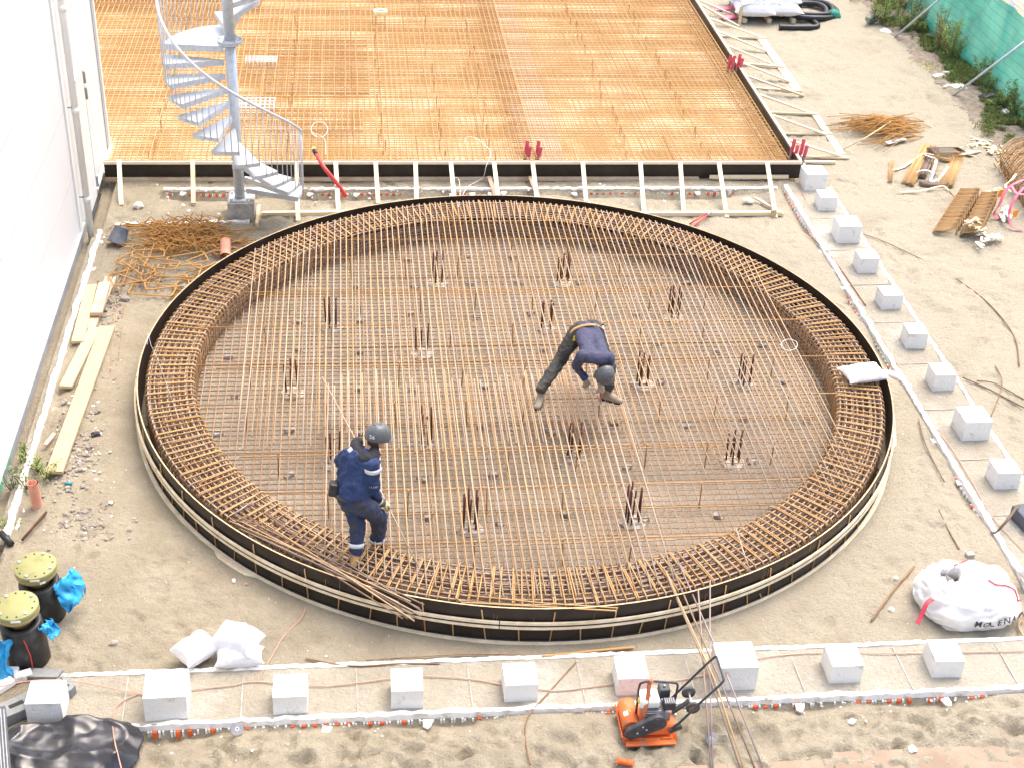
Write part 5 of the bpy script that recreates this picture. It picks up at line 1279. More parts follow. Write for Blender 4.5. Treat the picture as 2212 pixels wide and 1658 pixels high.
# small table at the right edge
t = thing('tool_bag', 'black edged tool bag with brown strap hanging off the right beam at the photo edge', 'bag', tuple(at(2215, 1120)))
b0 = at(2225, 1115, .12); MB().box((b0.x+.05, b0.y, .10), (.42, .40, .19), rz=.2).build('bag_body', M('slate_fabric', (.10, .11, .14), .7), t, bevel=.02)
MB().ribbon(catmull([b0+Vector((-.12, .1, .12)), at(2192, 1100, .22), at(2178, 1120, .2), at(2165, 1135, .14), at(2152, 1148, .05), at(2140, 1148, .03)], 6), .035, .006).build('strap', M('brown_leather', (.14, .10, .06), .7), t)
o = MB().box(at(2095, 1198, .03), (.10, .07, .06), rz=.1).build('grey_brick', conc, bevel=.004); tag(o, 'small grey brick on the sand above the big white bag', 'brick')
# ================================================================ plate compactor
t = thing('plate_compactor', 'orange plate compactor with white fuel tank and black belt guard on the foreground sand', 'plate compactor', (2.94, 10.17, 0), rz=.03)
O = Vector((2.94, 10.17, .012)); V3 = lambda x, y, z: O+Vector((x, y, z))
orm = M('machine_orange', (.42, .20, .11), .6, 0, c2=(.74, .16, .035), scale=9, fac=(.36, .50), bump=.15)
blkm = M('machine_black', (.035, .038, .045), .45, 0, c2=(.10, .10, .11), scale=9, fac=(.45, .8), bump=.1)
mb = MB(); prof = [(-.30, .075), (-.285, .02), (-.25, .0), (.25, .0), (.285, .02)]
n = len(prof); b = 0
for y in (-.235, .235):
    for x, z in prof: mb.v.append(V3(x, y, z+.012))
    for x, z in prof: mb.v.append(V3(x, y, z))
for s0 in (0,):
    for i in range(n-1):
        mb.face([i, i+1, 2*n+i+1, 2*n+i]); mb.face([n+i, 3*n+i, 3*n+i+1, n+i+1]); mb.face([i, n+i, n+i+1, i+1]); mb.face([2*n+i, 2*n+i+1, 3*n+i+1, 3*n+i])
mb.face([0, 2*n, 3*n, n]); mb.face([n-1, 2*n-1, 4*n-1, 3*n-1])
for y in (-.232, .232): mb.box(V3(0, y, .02), (.52, .006, .03))
for k in range(14): mb.box(V3(-.295, -.22+k*.034, .085), (.012, .022, .022))
mb.build('base_plate', orm, t)
mb = MB().tube([V3(-.19, -.15, .13), V3(-.19, .19, .13)], .095, 24); mb.box(V3(-.19, .02, .07), (.16, .34, .10)); mb.build('exciter_housing', orm, t)
MB().box(V3(.0, -.262, .022), (.52, .06, .016)).build('base_flange', orm, t)
MB().box(V3(-.235, -.02, .215), (.05, .06, .002), M=Matrix.Rotation(-.5, 3, 'Y')).build('decal', white_pvc, t)
MB().tube([V3(-.19, .0, .226), V3(-.188, .0, .2275)], .02, 12).build('decal_dot', M('decal_yellow', (.85, .65, .1), .5), t)
mb = MB(); mb.box(V3(.08, 0, .10), (.34, .36, .10), top=.9); mb.box(V3(.08, 0, .155), (.38, .30, .012)); mb.build('deck', orm, t, bevel=.008)
for x0 in (-.13, .17):
    MB().tube([V3(x0-.055, -.215, .03), V3(x0-.05, -.225, .055), V3(x0+.05, -.225, .055), V3(x0+.055, -.215, .03)], .008, 8).build('side_lug', orm, t)
def capsule_poly(x0, z0, r0, x1, z1, r1, n=14):
    a = math.atan2(z1-z0, x1-x0); q = math.acos((r0-r1)/math.hypot(x1-x0, z1-z0)); out = []
    for i in range(n+1): th = a+q+(2*math.pi-2*q)*i/n; out.append((x0+r0*math.cos(th), z0+r0*math.sin(th)))
    for i in range(n+1): th = a-q+2*q*i/n; out.append((x1+r1*math.cos(th), z1+r1*math.sin(th)))
    return out
RX = Matrix.Rotation(R_(90), 3, 'X')
MB().prism(capsule_poly(-.20, .135, .075, .055, .275, .095), .185, .245, O, RX).build('belt_guard', blkm, t, bevel=.012)
MB().prism(capsule_poly(-.20, .135, .060, .055, .275, .080), .245, .251, O, RX).build('guard_face', blkm, t, bevel=.004)
for x, z in ((-.15, .165), (-.06, .21), (-.10, .25)): MB().tube([V3(x, -.25, z), V3(x, -.256, z)], .010, 12).build('guard_bolt', galv, t)
MB().tube([V3(.055, -.245, .275), V3(.055, -.256, .275)], .042, 20).build('guard_boss', blkm, t)
mb = MB(); mb.box(V3(.05, .0, .24), (.20, .22, .16)); mb.box(V3(.17, -.03, .22), (.10, .12, .10))
for k in range(6): mb.box(V3(.05, .0, .19+k*.022), (.22, .24, .006))
mb.build('engine_block', steelgrey, t, bevel=.006)
tm = MB().box(V3(-.01, -.0, .40), (.225, .205, .11), top=.93); tm.build('fuel_tank', M('tank_white', (.80, .80, .70), .35, var=.03, bump=0), t, bevel=.03)
MB().lathe([(.032, .455), (.032, .475), (.02, .48)], O+Vector((.0, .0, 0)), 20).build('tank_cap', MATS['tank_white'], t)
MB().box(V3(-.125, -.02, .41), (.004, .07, .06)).build('tank_sticker', MATS['decal_yellow'], t)
f_ = MB().box(V3(.155, .06, .44), (.12, .12, .12), top=.96).build('air_filter', blkm, t, bevel=.015)
MB().lathe([(.018, .50), (.014, .515), (.008, .52)], O+Vector((.155, .06, 0)), 12).build('filter_knob', steelgrey, f_)
MB().box(V3(.19, -.075, .385), (.13, .10, .10), top=.95).build('muffler', blkm, t, bevel=.012)
for k in range(5): MB().box(V3(.145+k*.022, -.075, .437), (.008, .07, .003)).build('muffler_slot', steelgrey, t)
mbf = MB(); mbf.tube(catmull([V3(-.12, -.0, .12), V3(-.125, -.0, .35), V3(-.125, 0, .58), V3(-.09, 0, .63), V3(0, 0, .64), V3(.22, 0, .61), V3(.27, 0, .58), V3(.275, 0, .52), V3(.265, 0, .22)], 5), .0125, 10); mbf.build('lifting_frame', blkm, t)
MB().ribbon(catmull([V3(-.02, -.0, .655), V3(-.03, -.015, .60), V3(-.035, -.05, .5), V3(-.06, -.11, .38), V3(-.075, -.135, .27)], 5), .042, .006, ).build('lifting_strap', M('strap_rust_orange', (.52, .16, .07), .7), t)
MB().tube([V3(-.03, -.0, .625), V3(-.0, 0, .66)], .02, 8).build('strap_knot', MATS['strap_rust_orange'], t)
mbh = MB(); mbh.tube(catmull([V3(.20, -.17, .10), V3(.30, -.18, .22), V3(.50, -.18, .52), V3(.67, -.18, .76), V3(.69, -.13, .79), V3(.69, .0, .79), V3(.69, .13, .79), V3(.67, .18, .76), V3(.50, .18, .52), V3(.30, .18, .22), V3(.22, .17, .10)], 6), .0125, 10); mbh.build('handle', blkm, t)
MB().bar(V3(.20, -.18, .10), V3(.33, -.16, .14), .03, .05).build('handle_bracket', blkm, t)
MB().bar(V3(.26, .0, .18), V3(.42, 0, .34), .05, .02).build('wheel_arm', blkm, t); MB().tube([V3(.44, -.10, .34), V3(.44, .12, .34)], .010, 8).build('axle', galv, t)
tyre = M('rubber_grey', (.06, .06, .06), .7, 0, c2=(.13, .13, .12))
for y in (-.10, .12):
    c_ = V3(.44, y, .34); w0 = MB().lathe([(.050, -.018), (.068, -.018), (.074, -.010), (.074, .010), (.068, .018), (.050, .018)], c_, 28, M=RX, cap=False).build('wheel', tyre, t)
    MB().lathe([(.050, -.010), (.050, .010)], c_, 24, M=RX).build('rim', M('rim_rust_%s' % ('near' if y < 0 else 'far'), (.30, .17, .08) if y < 0 else (.16, .15, .14), .6), w0)
    MB().lathe([(.018, -.02), (.018, .02)], c_, 12, M=RX).build('hub', rust if y < 0 else steelgrey, w0)
# ================================================================ people
def cap_mesh(mb, a, ra, b, rb, n=14, sq=None):
    a, b = Vector(a), Vector(b); d = b-a; L = d.length
    if L < 1e-6: d = Vector((0, 0, 1)); L = 1e-4
    z = d.normalized(); x = z.orthogonal().normalized(); y = z.cross(x)
    if sq: x = (Vector(sq[0])-z*z.dot(Vector(sq[0]))).normalized(); y = z.cross(x)
    k1 = sq[1] if sq else 1.0
    rows = []
    for i in range(6):
        t_ = math.pi/2*i/5; rows.append((-ra*math.cos(t_), ra*math.sin(t_)))
    for i in range(6):
        t_ = math.pi/2*i/5; rows.append((L+rb*math.sin(t_), rb*math.cos(t_)))
    base = len(mb.v)
    for h, r in rows:
        for k in range(n): q = 2*math.pi*k/n; mb.v.append(a+z*h+x*(r*k1*math.cos(q))+y*(r*math.sin(q)))
    for i in range(len(rows)-1):
        for k in range(n): l = (k+1) % n; mb.face([base+i*n+k, base+i*n+l, base+(i+1)*n+l, base+(i+1)*n+k], True)
    mb.face([base+k for k in range(n)][::-1]); mb.face([base+(len(rows)-1)*n+k for k in range(n)])
def flesh(name, segs, mat, parent, vox=.011, smooth=6, disp=0, dsize=.09, extra=None):
    mb = MB()
    for s_ in segs: cap_mesh(mb, s_[0], s_[1], s_[2], s_[3], sq=s_[4] if len(s_) > 4 else None)
    if extra: extra(mb)
    o = mb.build(name, mat, parent)
    m_ = o.modifiers.new('r', 'REMESH'); m_.mode = 'VOXEL'; m_.voxel_size = vox; m_.use_smooth_shade = True
    s2 = o.modifiers.new('s', 'SMOOTH'); s2.iterations = smooth; s2.factor = .5
    if disp:
        tx = bpy.data.textures.new(name+'_folds', 'CLOUDS'); tx.noise_scale = dsize; tx.noise_depth = 2
        d_ = o.modifiers.new('d', 'DISPLACE'); d_.texture = tx; d_.strength = disp; d_.mid_level = .5; d_.texture_coords = 'LOCAL'
    return o
navy = M('navy_cloth', (.018, .036, .105), .85, 0, c2=(.030, .052, .135), scale=7, bump=.5, bscale=22, bdist=.008)
navy_dirty = M('navy_trousers_dirty', (.022, .040, .10), .85, 0, c2=(.055, .052, .055), scale=5, fac=(.4, .62), bump=.5, bscale=20, bdist=.008)
grey_navy = M('work_trousers_grey', (.035, .040, .045), .85, 0, c2=(.085, .075, .055), scale=6, fac=(.4, .65), bump=.5, bscale=22, bdist=.008)
tee = M('navy_tshirt', (.045, .05, .095), .85, 0, c2=(.075, .075, .125), scale=4, bump=.5, bscale=16, bdist=.01)
refl = M('reflective_band', (.62, .64, .66), .5, 0, var=.08); skin = M('skin', (.55, .30, .21), .55, 0, var=.08, bump=0)
hood = M('black_hood', (.022, .022, .028), .85, var=.3, bump=.4); helm = M('grey_helmet', (.085, .092, .10), .35, 0, c2=(.14, .145, .15), scale=10, fac=(.4, .8), bump=.05)
bootm = M('tan_boot', (.22, .13, .05), .8, 0, c2=(.32, .20, .085), scale=14, bump=.3); bootg = M('dusty_boot', (.24, .20, .14), .85, 0, c2=(.34, .29, .21), scale=14, bump=.3)
glove1 = M('yellow_glove', (.46, .36, .19), .85, 0, var=.15, bump=.3); glove2 = M('dusty_glove', (.34, .30, .22), .85, 0, var=.2, bump=.3)
cuffm = M('grey_cuff', (.10, .11, .13), .85); belt = M('leather_belt', (.07, .06, .045), .7, c2=(.16, .12, .07), scale=12); hairm = M('brown_hair', (.06, .035, .02), .8, bump=.5)
def zA(x, y): return ((1050+x/3.604)/1.5036, (1370+y/3.604)/1.5036)
def PA(x, y, Y): return aty(*zA(x, y), Y)
def hand(parent, w0, d, palm_n, side, mat, name='glove', curl=.9, k=1.0):
    "glove: palm, four unequal bent fingers and a thumb leaving the palm side; d hand direction, palm_n palm normal"
    d = Vector(d).normalized(); nrm = Vector(palm_n); nrm = (nrm-d*nrm.dot(d)).normalized(); s_ = d.cross(nrm)*side
    w0 = Vector(w0); segs = [(w0-d*.05*k, .032*k, w0+d*.01*k, .030*k)]
    for q in (-.026, -.009, .009, .026): segs.append((w0+s_*q*.6*k, .019*k, w0+d*.078*k+s_*q*k, .0155*k))
    for q, L in ((-.030, .066), (-.010, .078), (.010, .074), (.029, .056)):
        p = w0+d*.085*k+s_*q*1.1*k; a = curl
        for i in range(3):
            dd = (d*math.cos(a)+nrm*math.sin(a)).normalized(); p2 = p+dd*L*k*(.45, .32, .25)[i]; segs.append((p, .0105*k, p2, .0095*k)); p = p2; a += curl*.75
    p = w0+d*.02*k-s_*.028*k; p2 = p+(d*.6-s_*.55+nrm*.45).normalized()*.042*k; p3 = p2+(d*.8+nrm*.6+s_*.1).normalized()*.034*k
    segs += [(p, .017*k, p2, .0125*k), (p2, .012*k, p3, .011*k)]
    return flesh(name, segs, mat, parent, vox=.0045, smooth=3)
def boot(parent, ankle, toe_dir, mat, sole_z=None, name='boot', up=(0, 0, 1)):
    a = Vector(ankle); td = Vector(toe_dir).normalized(); up = Vector(up); s_ = td.cross(up).normalized(); heel = a-up*.075-td*.045; toe = a-up*.085+td*.175
    segs = [(a+up*.04, .052, a-up*.03, .052), (a-up*.02, .05, heel+up*.01, .045), (heel, .040, toe-td*.05, .043, (s_, 1.12)), (a-up*.03+td*.03, .045, toe-td*.04+up*.005, .040, (s_, 1.2)), (toe-td*.05, .042, toe+up*.0, .035, (s_, 1.2))]
    o = flesh(name, segs, mat, parent, vox=.008, smooth=3, disp=.006, dsize=.04)
    sm = MB(); sm.prism([(-.075, -.038), (-.085, 0), (-.075, .038), (.06, .047), (.16, .045), (.215, .02), (.215, -.02), (.16, -.045), (.06, -.047)], -.012, .010, a-up*.117, Matrix((td, up.cross(td).normalized(), up)).transposed())
    q = sm.build('sole', black_pl, o); return o
def helmet(parent, c, up, fwd, mat, s=1.0):
    up = Vector(up).normalized(); fwd = Vector(fwd); fwd = (fwd-up*fwd.dot(up)).normalized(); rt = fwd.cross(up); T = Matrix((fwd, rt, up)).transposed()
    T2 = T @ Matrix.Diagonal((1.14, .96, 1.0))
    prof = [(.128*s, -.030*s), (.131*s, -.020*s), (.130*s, .02*s), (.122*s, .06*s), (.105*s, .095*s), (.078*s, .122*s), (.045*s, .138*s), (.004, .143*s)]
    o = MB().lathe(prof, c, 36, M=T2, cap=False).build('helmet', mat, parent); sm = o.modifiers.new('s', 'SOLIDIFY'); sm.thickness = .004
    mb = MB(); poly = [(.10*math.cos(a)*s*1.3+.03, .125*math.sin(a)*s) for a in [R_(-62+i*12.4) for i in range(11)]]; poly = [(x*1.0+(.035 if abs(y) < .11 else 0), y) for x, y in poly]+[(.09*s, .10*s), (.09*s, -.10*s)]
    mb.prism(poly, -.032*s, -.026*s, c, T); mb.build('brim', mat, o)
    for q in (-.035, 0, .035): MB().box(Vector(c)+T @ Vector((-.01, q*1.2, .137*s-abs(q)*.25)), (.13, .012, .012), M=T).build('ridge', mat, o)
    for sy in (-1, 1):
        for k in range(3): MB().box(Vector(c)+T @ Vector((-.045+.045*k, sy*.098, .075)), (.028, .004, .010), M=T @ Matrix.Rotation(-sy*.75, 3, 'X')).build('vent', black_pl, o)
    return o, T
def face_head(parent, c, up, fwd, hairmat):
    "head: skull, jaw, nose, ears, eyes, mouth, neck stub"
    up = Vector(up).normalized(); fwd = Vector(fwd); fwd = (fwd-up*fwd.dot(up)).normalized(); rt = fwd.cross(up).normalized(); c = Vector(c)
    L_ = lambda f, r, u: c+fwd*f+rt*r+up*u
    segs = [(L_(-.018, 0, .03), .088, L_(.015, 0, .025), .084), (L_(.02, 0, -.02), .074, L_(.045, 0, -.075), .042), (L_(.01, .0, -.06), .06, L_(.055, 0, -.085), .030), (L_(.085, 0, .005), .010, L_(.112, 0, -.022), .014),
            (L_(.078, 0, .03), .018, L_(.085, 0, .01), .012), (L_(.083, -.018, -.052), .009, L_(.083, .018, -.052), .009)]
    for s_ in (-1, 1): segs += [(L_(-.01, s_*.078, .01), .016, L_(-.005, s_*.083, -.025), .011), (L_(.05, s_*.035, -.02), .028, L_(.045, s_*.04, -.03), .026)]
    return segs, L_
# ---- worker walking away, seen from behind
man = thing('person', 'worker in navy jacket with reflective bands seen from behind, walking on the ring cage', 'person', (.05, 12.5, .45))
YP = 12.62
sL, sR = PA(300, 375, 12.75), PA(578, 500, 12.60); hipL, hipR = PA(290, 930, 12.66), PA(480, 985, 12.56)
waist = PA(300, 815, 12.62); neck = PA(490, 330, 12.78); hd = PA(630, 195, 12.86)
sdv = (sR-sL).normalized(); face_f = Vector((.80, .32, -.42)); hup = Vector((.18, .12, .95))
segs, L1 = face_head(man, hd, hup, face_f, hairm)
segs += [(neck+Vector((0, 0, -.05)), .065, hd-hup*.03, .058)]
segs += [(neck+Vector((0, 0, -.1)), .08, waist, .07), (waist, .07, (hipL+hipR)/2, .07), (sL, .05, sR, .05)]   # inner body core
kneeL, ankL = PA(400, 1200, 12.60), PA(392, 1470, 12.50); kneeR, ankR = PA(655, 1110, 12.86), PA(640, 1400, 12.84)
segs += [(hipL, .07, kneeL, .05), (kneeL, .05, ankL, .04), (hipR, .07, kneeR, .05), (kneeR, .05, ankR, .04)]
eR, wR = PA(590, 770, 12.62), PA(640, 925, 12.78); eL, wL = PA(195, 450, 12.95), PA(250, 560, 13.15)
segs += [(sR, .045, eR, .037), (eR, .037, wR, .028), (sL, .045, eL, .037), (eL, .037, wL, .028)]
flesh('body', segs, skin, man, vox=.008, smooth=3)
bk = Vector((0, 1, 0))
js = [(PA(400, 420, 12.72), .125, PA(300, 790, 12.62), .140), (PA(480, 470, 12.68), .120, PA(400, 800, 12.58), .130), (PA(300, 420, 12.78), .09, PA(250, 770, 12.70), .115), (PA(440, 400, 12.80), .13, PA(350, 780, 12.72), .13),
      (sL, .085, PA(480, 430, 12.70), .11), (sR-Vector((.02, 0, 0)), .095, PA(430, 500, 12.68), .12), (sR, .088, eR, .070), (eR, .070, wR-Vector((0, 0, .0)), .052), (sL, .080, eL, .068), (eL, .066, wL, .048),
      (PA(240, 775, 12.66), .11, PA(420, 815, 12.60), .12)]
jk = flesh('jacket', js, navy, man, vox=.011, smooth=6, disp=.06, dsize=.09)
ts = [(PA(280, 870, 12.68), .115, PA(430, 900, 12.58), .125), (PA(330, 930, 12.64), .13, PA(440, 960, 12.58), .13), (hipL+Vector((.02, 0, -.02)), .112, kneeL, .088), (kneeL, .088, ankL+Vector((0, 0, -.02)), .080), (hipR+Vector((.02, 0, 0)), .118, kneeR+Vector((-.01, 0, .0)), .098), (kneeR, .098, ankR, .085)]
tr = flesh('trousers', ts, navy_dirty, man, vox=.011, smooth=6, disp=.055, dsize=.075)
def band(p, d, r, h, mat, name, parent, sq=1.0):
    d = Vector(d).normalized(); x = d.orthogonal().normalized(); T = Matrix((x, d.cross(x), d)).transposed()
    return MB().lathe([(r*.97, -h/2), (r, -h/2), (r, h/2), (r*.97, h/2)], p, 30, M=T, cap=False).build(name, mat, parent)
band(PA(388, 1430, 12.51), ankL-kneeL, .088, .05, refl, 'reflective_band', tr); band(PA(630, 1375, 12.84), ankR-kneeR, .093, .05, refl, 'reflective_band', tr)
band(wR-(wR-eR).normalized()*.03, wR-eR, .062, .04, M('cream_band', (.66, .62, .50), .7), 'cuff_band', jk)
# shoulder bands : curved patches on the jacket
def patch(parent, pts, wdt, mat, name='shoulder_band'):
    return MB().ribbon(pts, wdt, .006, side=None).build(name, mat, parent)
rb_ = []
for q in range(7):
    a = -1.15+q*.36; ax = (eR-sR).normalized(); c_ = sR+ax*.03; x = (Vector((0, -1, .2))-ax*ax.dot(Vector((0, -1, .2)))).normalized(); y = ax.cross(x)
    rb_.append(c_+(x*math.cos(a)+y*math.sin(a))*.106)
sides = [((eR-sR).normalized()) for _ in rb_]
MB().ribbon(rb_, .055, .006, side=sides).build('shoulder_band', refl, jk)
p = PA(315, 320, 12.62); MB().box(p, (.05, .05, .006), M=Matrix.Rotation(.4, 3, 'X') @ Matrix.Rotation(-.5, 3, 'Y') @ Matrix.Rotation(.5, 3, 'Z')).build('shoulder_band', refl, jk)
lab_ = M('pale_print', (.55, .58, .62), .7, bump=0)
def sleeve(i): ax = (eR-sR).normalized(); c_ = sR.lerp(eR, .78); x = (Vector((.15, -1, .2))-ax*ax.dot(Vector((.15, -1, .2)))).normalized(); y = ax.cross(x); y = -y if y.x < 0 else y; a = -.62+i*.22; return c_+(x*math.cos(a)+y*math.sin(a))*.092, (y*math.cos(a)-x*math.sin(a)), -ax
letters_on('sleeve_lettering', jk, '/////', .038, sleeve, lab_)
# hood, belt, pouch
hs_ = []
for q in range(9):
    a = math.pi*(-.15+1.3*q/8); hs_.append(neck+Vector((0, -.02, .01))+sdv*(-.118*math.cos(a))+Vector((-.02, -.12, -.03))*math.sin(a)+Vector((0, .02, 0)))
hseg = [(hs_[i], .062+.018*math.sin(math.pi*i/8), hs_[i+1], .062+.018*math.sin(math.pi*(i+1)/8)) for i in range(8)]
flesh('hood', hseg, hood, man, vox=.010, smooth=4, disp=.022, dsize=.05)
bc_ = (PA(205, 830, 12.66), PA(455, 850, 12.58)); mbb = MB(); bpts = []; ctr = (bc_[0]+bc_[1])/2+Vector((0, .08, 0))
for q in range(28): a = 2*math.pi*q/28; bpts.append(ctr+Vector((.238*math.cos(a), .19*math.sin(a), -.012*math.cos(a)*2)))
mbb.ribbon(bpts+[bpts[0]], .055, .010, side=[Vector((0, 0, 1))]*29).build('belt', belt, man)
pch = MB(); pp = PA(118, 775, 12.60); pch.box(pp, (.10, .11, .17), M=Matrix.Rotation(.15, 3, 'Y')); pch.build('tool_pouch', black_pl, man, bevel=.02)
ho, HT = helmet(man, hd+hup*.045, hup, face_f, helm)
def hnum(i):
    hc = hd+hup*.045; dv = Vector((-.42, -.86, .32)).normalized(); rt = Vector((.90, -.42, 0)).normalized(); return hc+dv*.155+rt*(i*.034-.02), rt, Vector((-.1, .25, 1))
letters_on('helmet_number', ho, '26', .058, hnum, lab_)
hairs = [(L1(-.03, 0, -.01), .088, L1(-.035, 0, -.045), .072)]; flesh('hair', hairs, hairm, man, vox=.009, smooth=3)
for s_ in (-1, 1): MB().lathe([(.001, -.010), (.009, -.004), (.010, 0), (.009, .004), (.001, .010)], L1(.082, s_*.032, .008), 10).build('eye', black_pl, man)
boot(man, ankL+Vector((0, 0, -.03)), (-.25, -1, .0), bootm); boot(man, ankR+Vector((.02, .0, -.02)), (.85, .25, -.25), bootm, up=Vector((.3, .05, 1)).normalized())
handR = PA(760, 960, 12.86); band(wR+(handR-wR)*.2, handR-wR, .055, .09, cuffm, 'glove_cuff', man)
hand(man, wR+(handR-wR)*.45, handR-wR, (0, .3, -1), 1, glove1, curl=.75, k=1.15); hand(man, wL, wL-eL, (1, 0, 0), -1, glove1)
rod('long thin bar held in the gloved hand of the walking worker', [at(905, 1225, .47), aty(836, 1088, 12.93), aty(770, 952, 14.2), aty(696, 814, 15.6)], .008, rust_tan)
# ---- worker bending over
def zB(x, y): return ((1700+x/5.527)/1.5036, (1020+y/5.527)/1.5036)
def PB(x, y, z): return at(*zB(x, y), z)
man2 = thing('person', 'worker in dark t-shirt bending deep to tie the rebar mat, legs wide apart', 'person', (2.95, 15.7, .44))
ZF = .44
fA, fB = PB(285, 1440, ZF+.11), PB(1545, 1400, ZF+.11); aA, aB = PB(320, 1370, ZF+.18), PB(1530, 1330, ZF+.18)
hA, hB = PB(960, 330, 1.24), PB(1270, 290, 1.26); kA = PB(640, 850, .86); kB = PB(1545, 950, .84)
hipc = (hA+hB)/2
shA, shB = PB(1060, 760, 1.20), PB(1530, 800, 1.16); nk = PB(1370, 850, 1.10); hc = PB(1440, 1010, 1.02)
elA, wrA = PB(935, 935, .98), PB(1100, 1150, .80); elB, wrB = PB(1480, 1020, .86), PB(1385, 1230, .76)
hdv = (hc-nk).normalized(); hup2 = (Vector((.1, -.85, -.45))).normalized(); hfw = Vector((-.25, .25, -.9))
segs, L2 = face_head(man2, hc, hup2, hfw, hairm)
segs += [(nk, .062, hc-hup2*.03, .056), (PB(1330, 760, 1.10), .07, hipc, .08), (shA, .05, shB, .05), (hA, .07, kA, .052), (kA, .05, aA, .038), (hB, .07, kB, .052), (kB, .05, aB, .038), (shA, .045, elA, .037), (elA, .037, wrA, .028), (shB, .045, elB, .037), (elB, .037, wrB, .028)]
flesh('body', segs, skin, man2, vox=.008, smooth=3)
ts2 = [(shA+Vector((.09, .0, .0)), .105, hA+Vector((.07, 0, .02)), .125), (shB-Vector((.08, .0, 0)), .105, hB-Vector((.03, 0, .0)), .125), (PB(1300, 740, 1.14), .12, hipc+Vector((0, 0, .02)), .13), (shA, .085, shB, .09), (shA, .080, elA, .062), (elA, .060, PB(1085, 1120, .82), .046), (shB, .080, elB, .064), (elB, .060, PB(1395, 1200, .78), .048), (nk, .075, PB(1310, 720, 1.12), .11)]
ts_ = flesh('t_shirt', ts2, tee, man2, vox=.011, smooth=6, disp=.04, dsize=.13)
tz = [(hA+Vector((.04, .02, 0)), .135, hB+Vector((-.02, .02, 0)), .135), (hA, .118, kA, .090), (kA, .090, aA+Vector((0, 0, .03)), .070), (hB, .118, kB, .092), (kB, .090, aB+Vector((0, 0, .03)), .074)]
tr2 = flesh('trousers', tz, grey_navy, man2, vox=.011, smooth=6, disp=.05, dsize=.075)
# belt arc over the back
mb = MB(); bp_ = []
ax_ = (PB(1300, 740, 1.14)-hipc).normalized(); sd2 = (hB-hA).normalized(); nn = sd2.cross(ax_).normalized(); nn = nn if nn.z > 0 else -nn; bcn = hipc+ax_*.035
for q in range(25): a = 2*math.pi*q/24; bp_.append(bcn+sd2*.232*math.cos(a)+nn*.156*math.sin(a))
mb.ribbon(bp_, .04, .008, side=[ax_]*25).build('belt', M('tan_belt', (.42, .24, .09), .7), man2)
MB().box(PB(910, 450, 1.20), (.035, .05, .11), M=Matrix.Rotation(.2, 3, 'Y')).build('yellow_tool', M('tool_yellow', (.80, .62, .05), .5), man2, bevel=.006)
rl = MB().lathe([(.062, -.03), (.068, -.03), (.068, .03), (.062, .03)], PB(1415, 300, 1.22), 24, M=Matrix.Rotation(R_(75), 3, 'Y')); rl.build('wire_reel', M('reel_cream', (.62, .58, .45), .5), man2)
MB().box(PB(1405, 210, 1.28), (.05, .03, .06)).build('reel_clip', black_pl, man2, bevel=.004)
h2, HT2 = helmet(man2, hc+hup2*.045, hup2, hfw, helm)
letters_on('helmet_logo', h2, '- - - -', .03, lambda i: (hc+hup2*.045+Vector((.03, -.10, .075)).normalized()*.154+Vector((.7, .15, 0))*(i*.012-.04), Vector((1, .1, .15)), Vector((0, .5, 1))), lab_)
for s_ in (-1, 1): MB().lathe([(.001, -.010), (.009, -.004), (.010, 0), (.009, .004), (.001, .010)], L2(.082, s_*.032, .008), 10).build('eye', black_pl, man2)
flesh('hair', [(L2(-.03, 0, -.01), .088, L2(-.035, 0, -.045), .072)], hairm, man2, vox=.009, smooth=3)
boot(man2, aA+Vector((0, 0, -.065)), (-.35, -.9, 0), bootg); boot(man2, aB+Vector((0, 0, -.065)), (.9, -.45, 0), bootg)
gA, gB = PB(1120, 1190, .76), PB(1385, 1290, .70)
hand(man2, gA, PB(1190, 1330, .62)-gA, (.2, .5, -1), 1, glove2, curl=.9, k=1.15); hand(man2, gB, PB(1385, 1440, .56)-gB, (0, .6, -.8), -1, glove2, curl=.9, k=1.15)
band(PB(1090, 1125, .82), wrA-elA, .053, .06, M('blue_cuff', (.03, .07, .16), .8), 'cuff', ts_); band(PB(1393, 1205, .78), wrB-elB, .054, .06, MATS['blue_cuff'], 'cuff', ts_)
t = thing('tying_pliers', 'tying pliers with orange handles in the hand of the bending worker', 'pliers', tuple(PB(1385, 1450, .55)))
MB().tube([PB(1375, 1410, .60), PB(1385, 1500, .50)], .009, 8).build('handle', redpipe, t); MB().tube([PB(1398, 1410, .60), PB(1390, 1500, .50)], .009, 8).build('handle', redpipe, t)
MB().tube([PB(1387, 1495, .50), PB(1387, 1540, .46)], .008, 6).build('jaws', steelgrey, t)
G = 'tie wires in the hand of the bending worker'
for k in range(3): rod('thin steel tie wire hanging from the left glove of the bending worker', [PB(1150+8*k, 1290, .66), PB(1205+14*k, 1370, .56), PB(1250+16*k, 1450, .47)], .003, galv, name='tie_wire', grp=G)
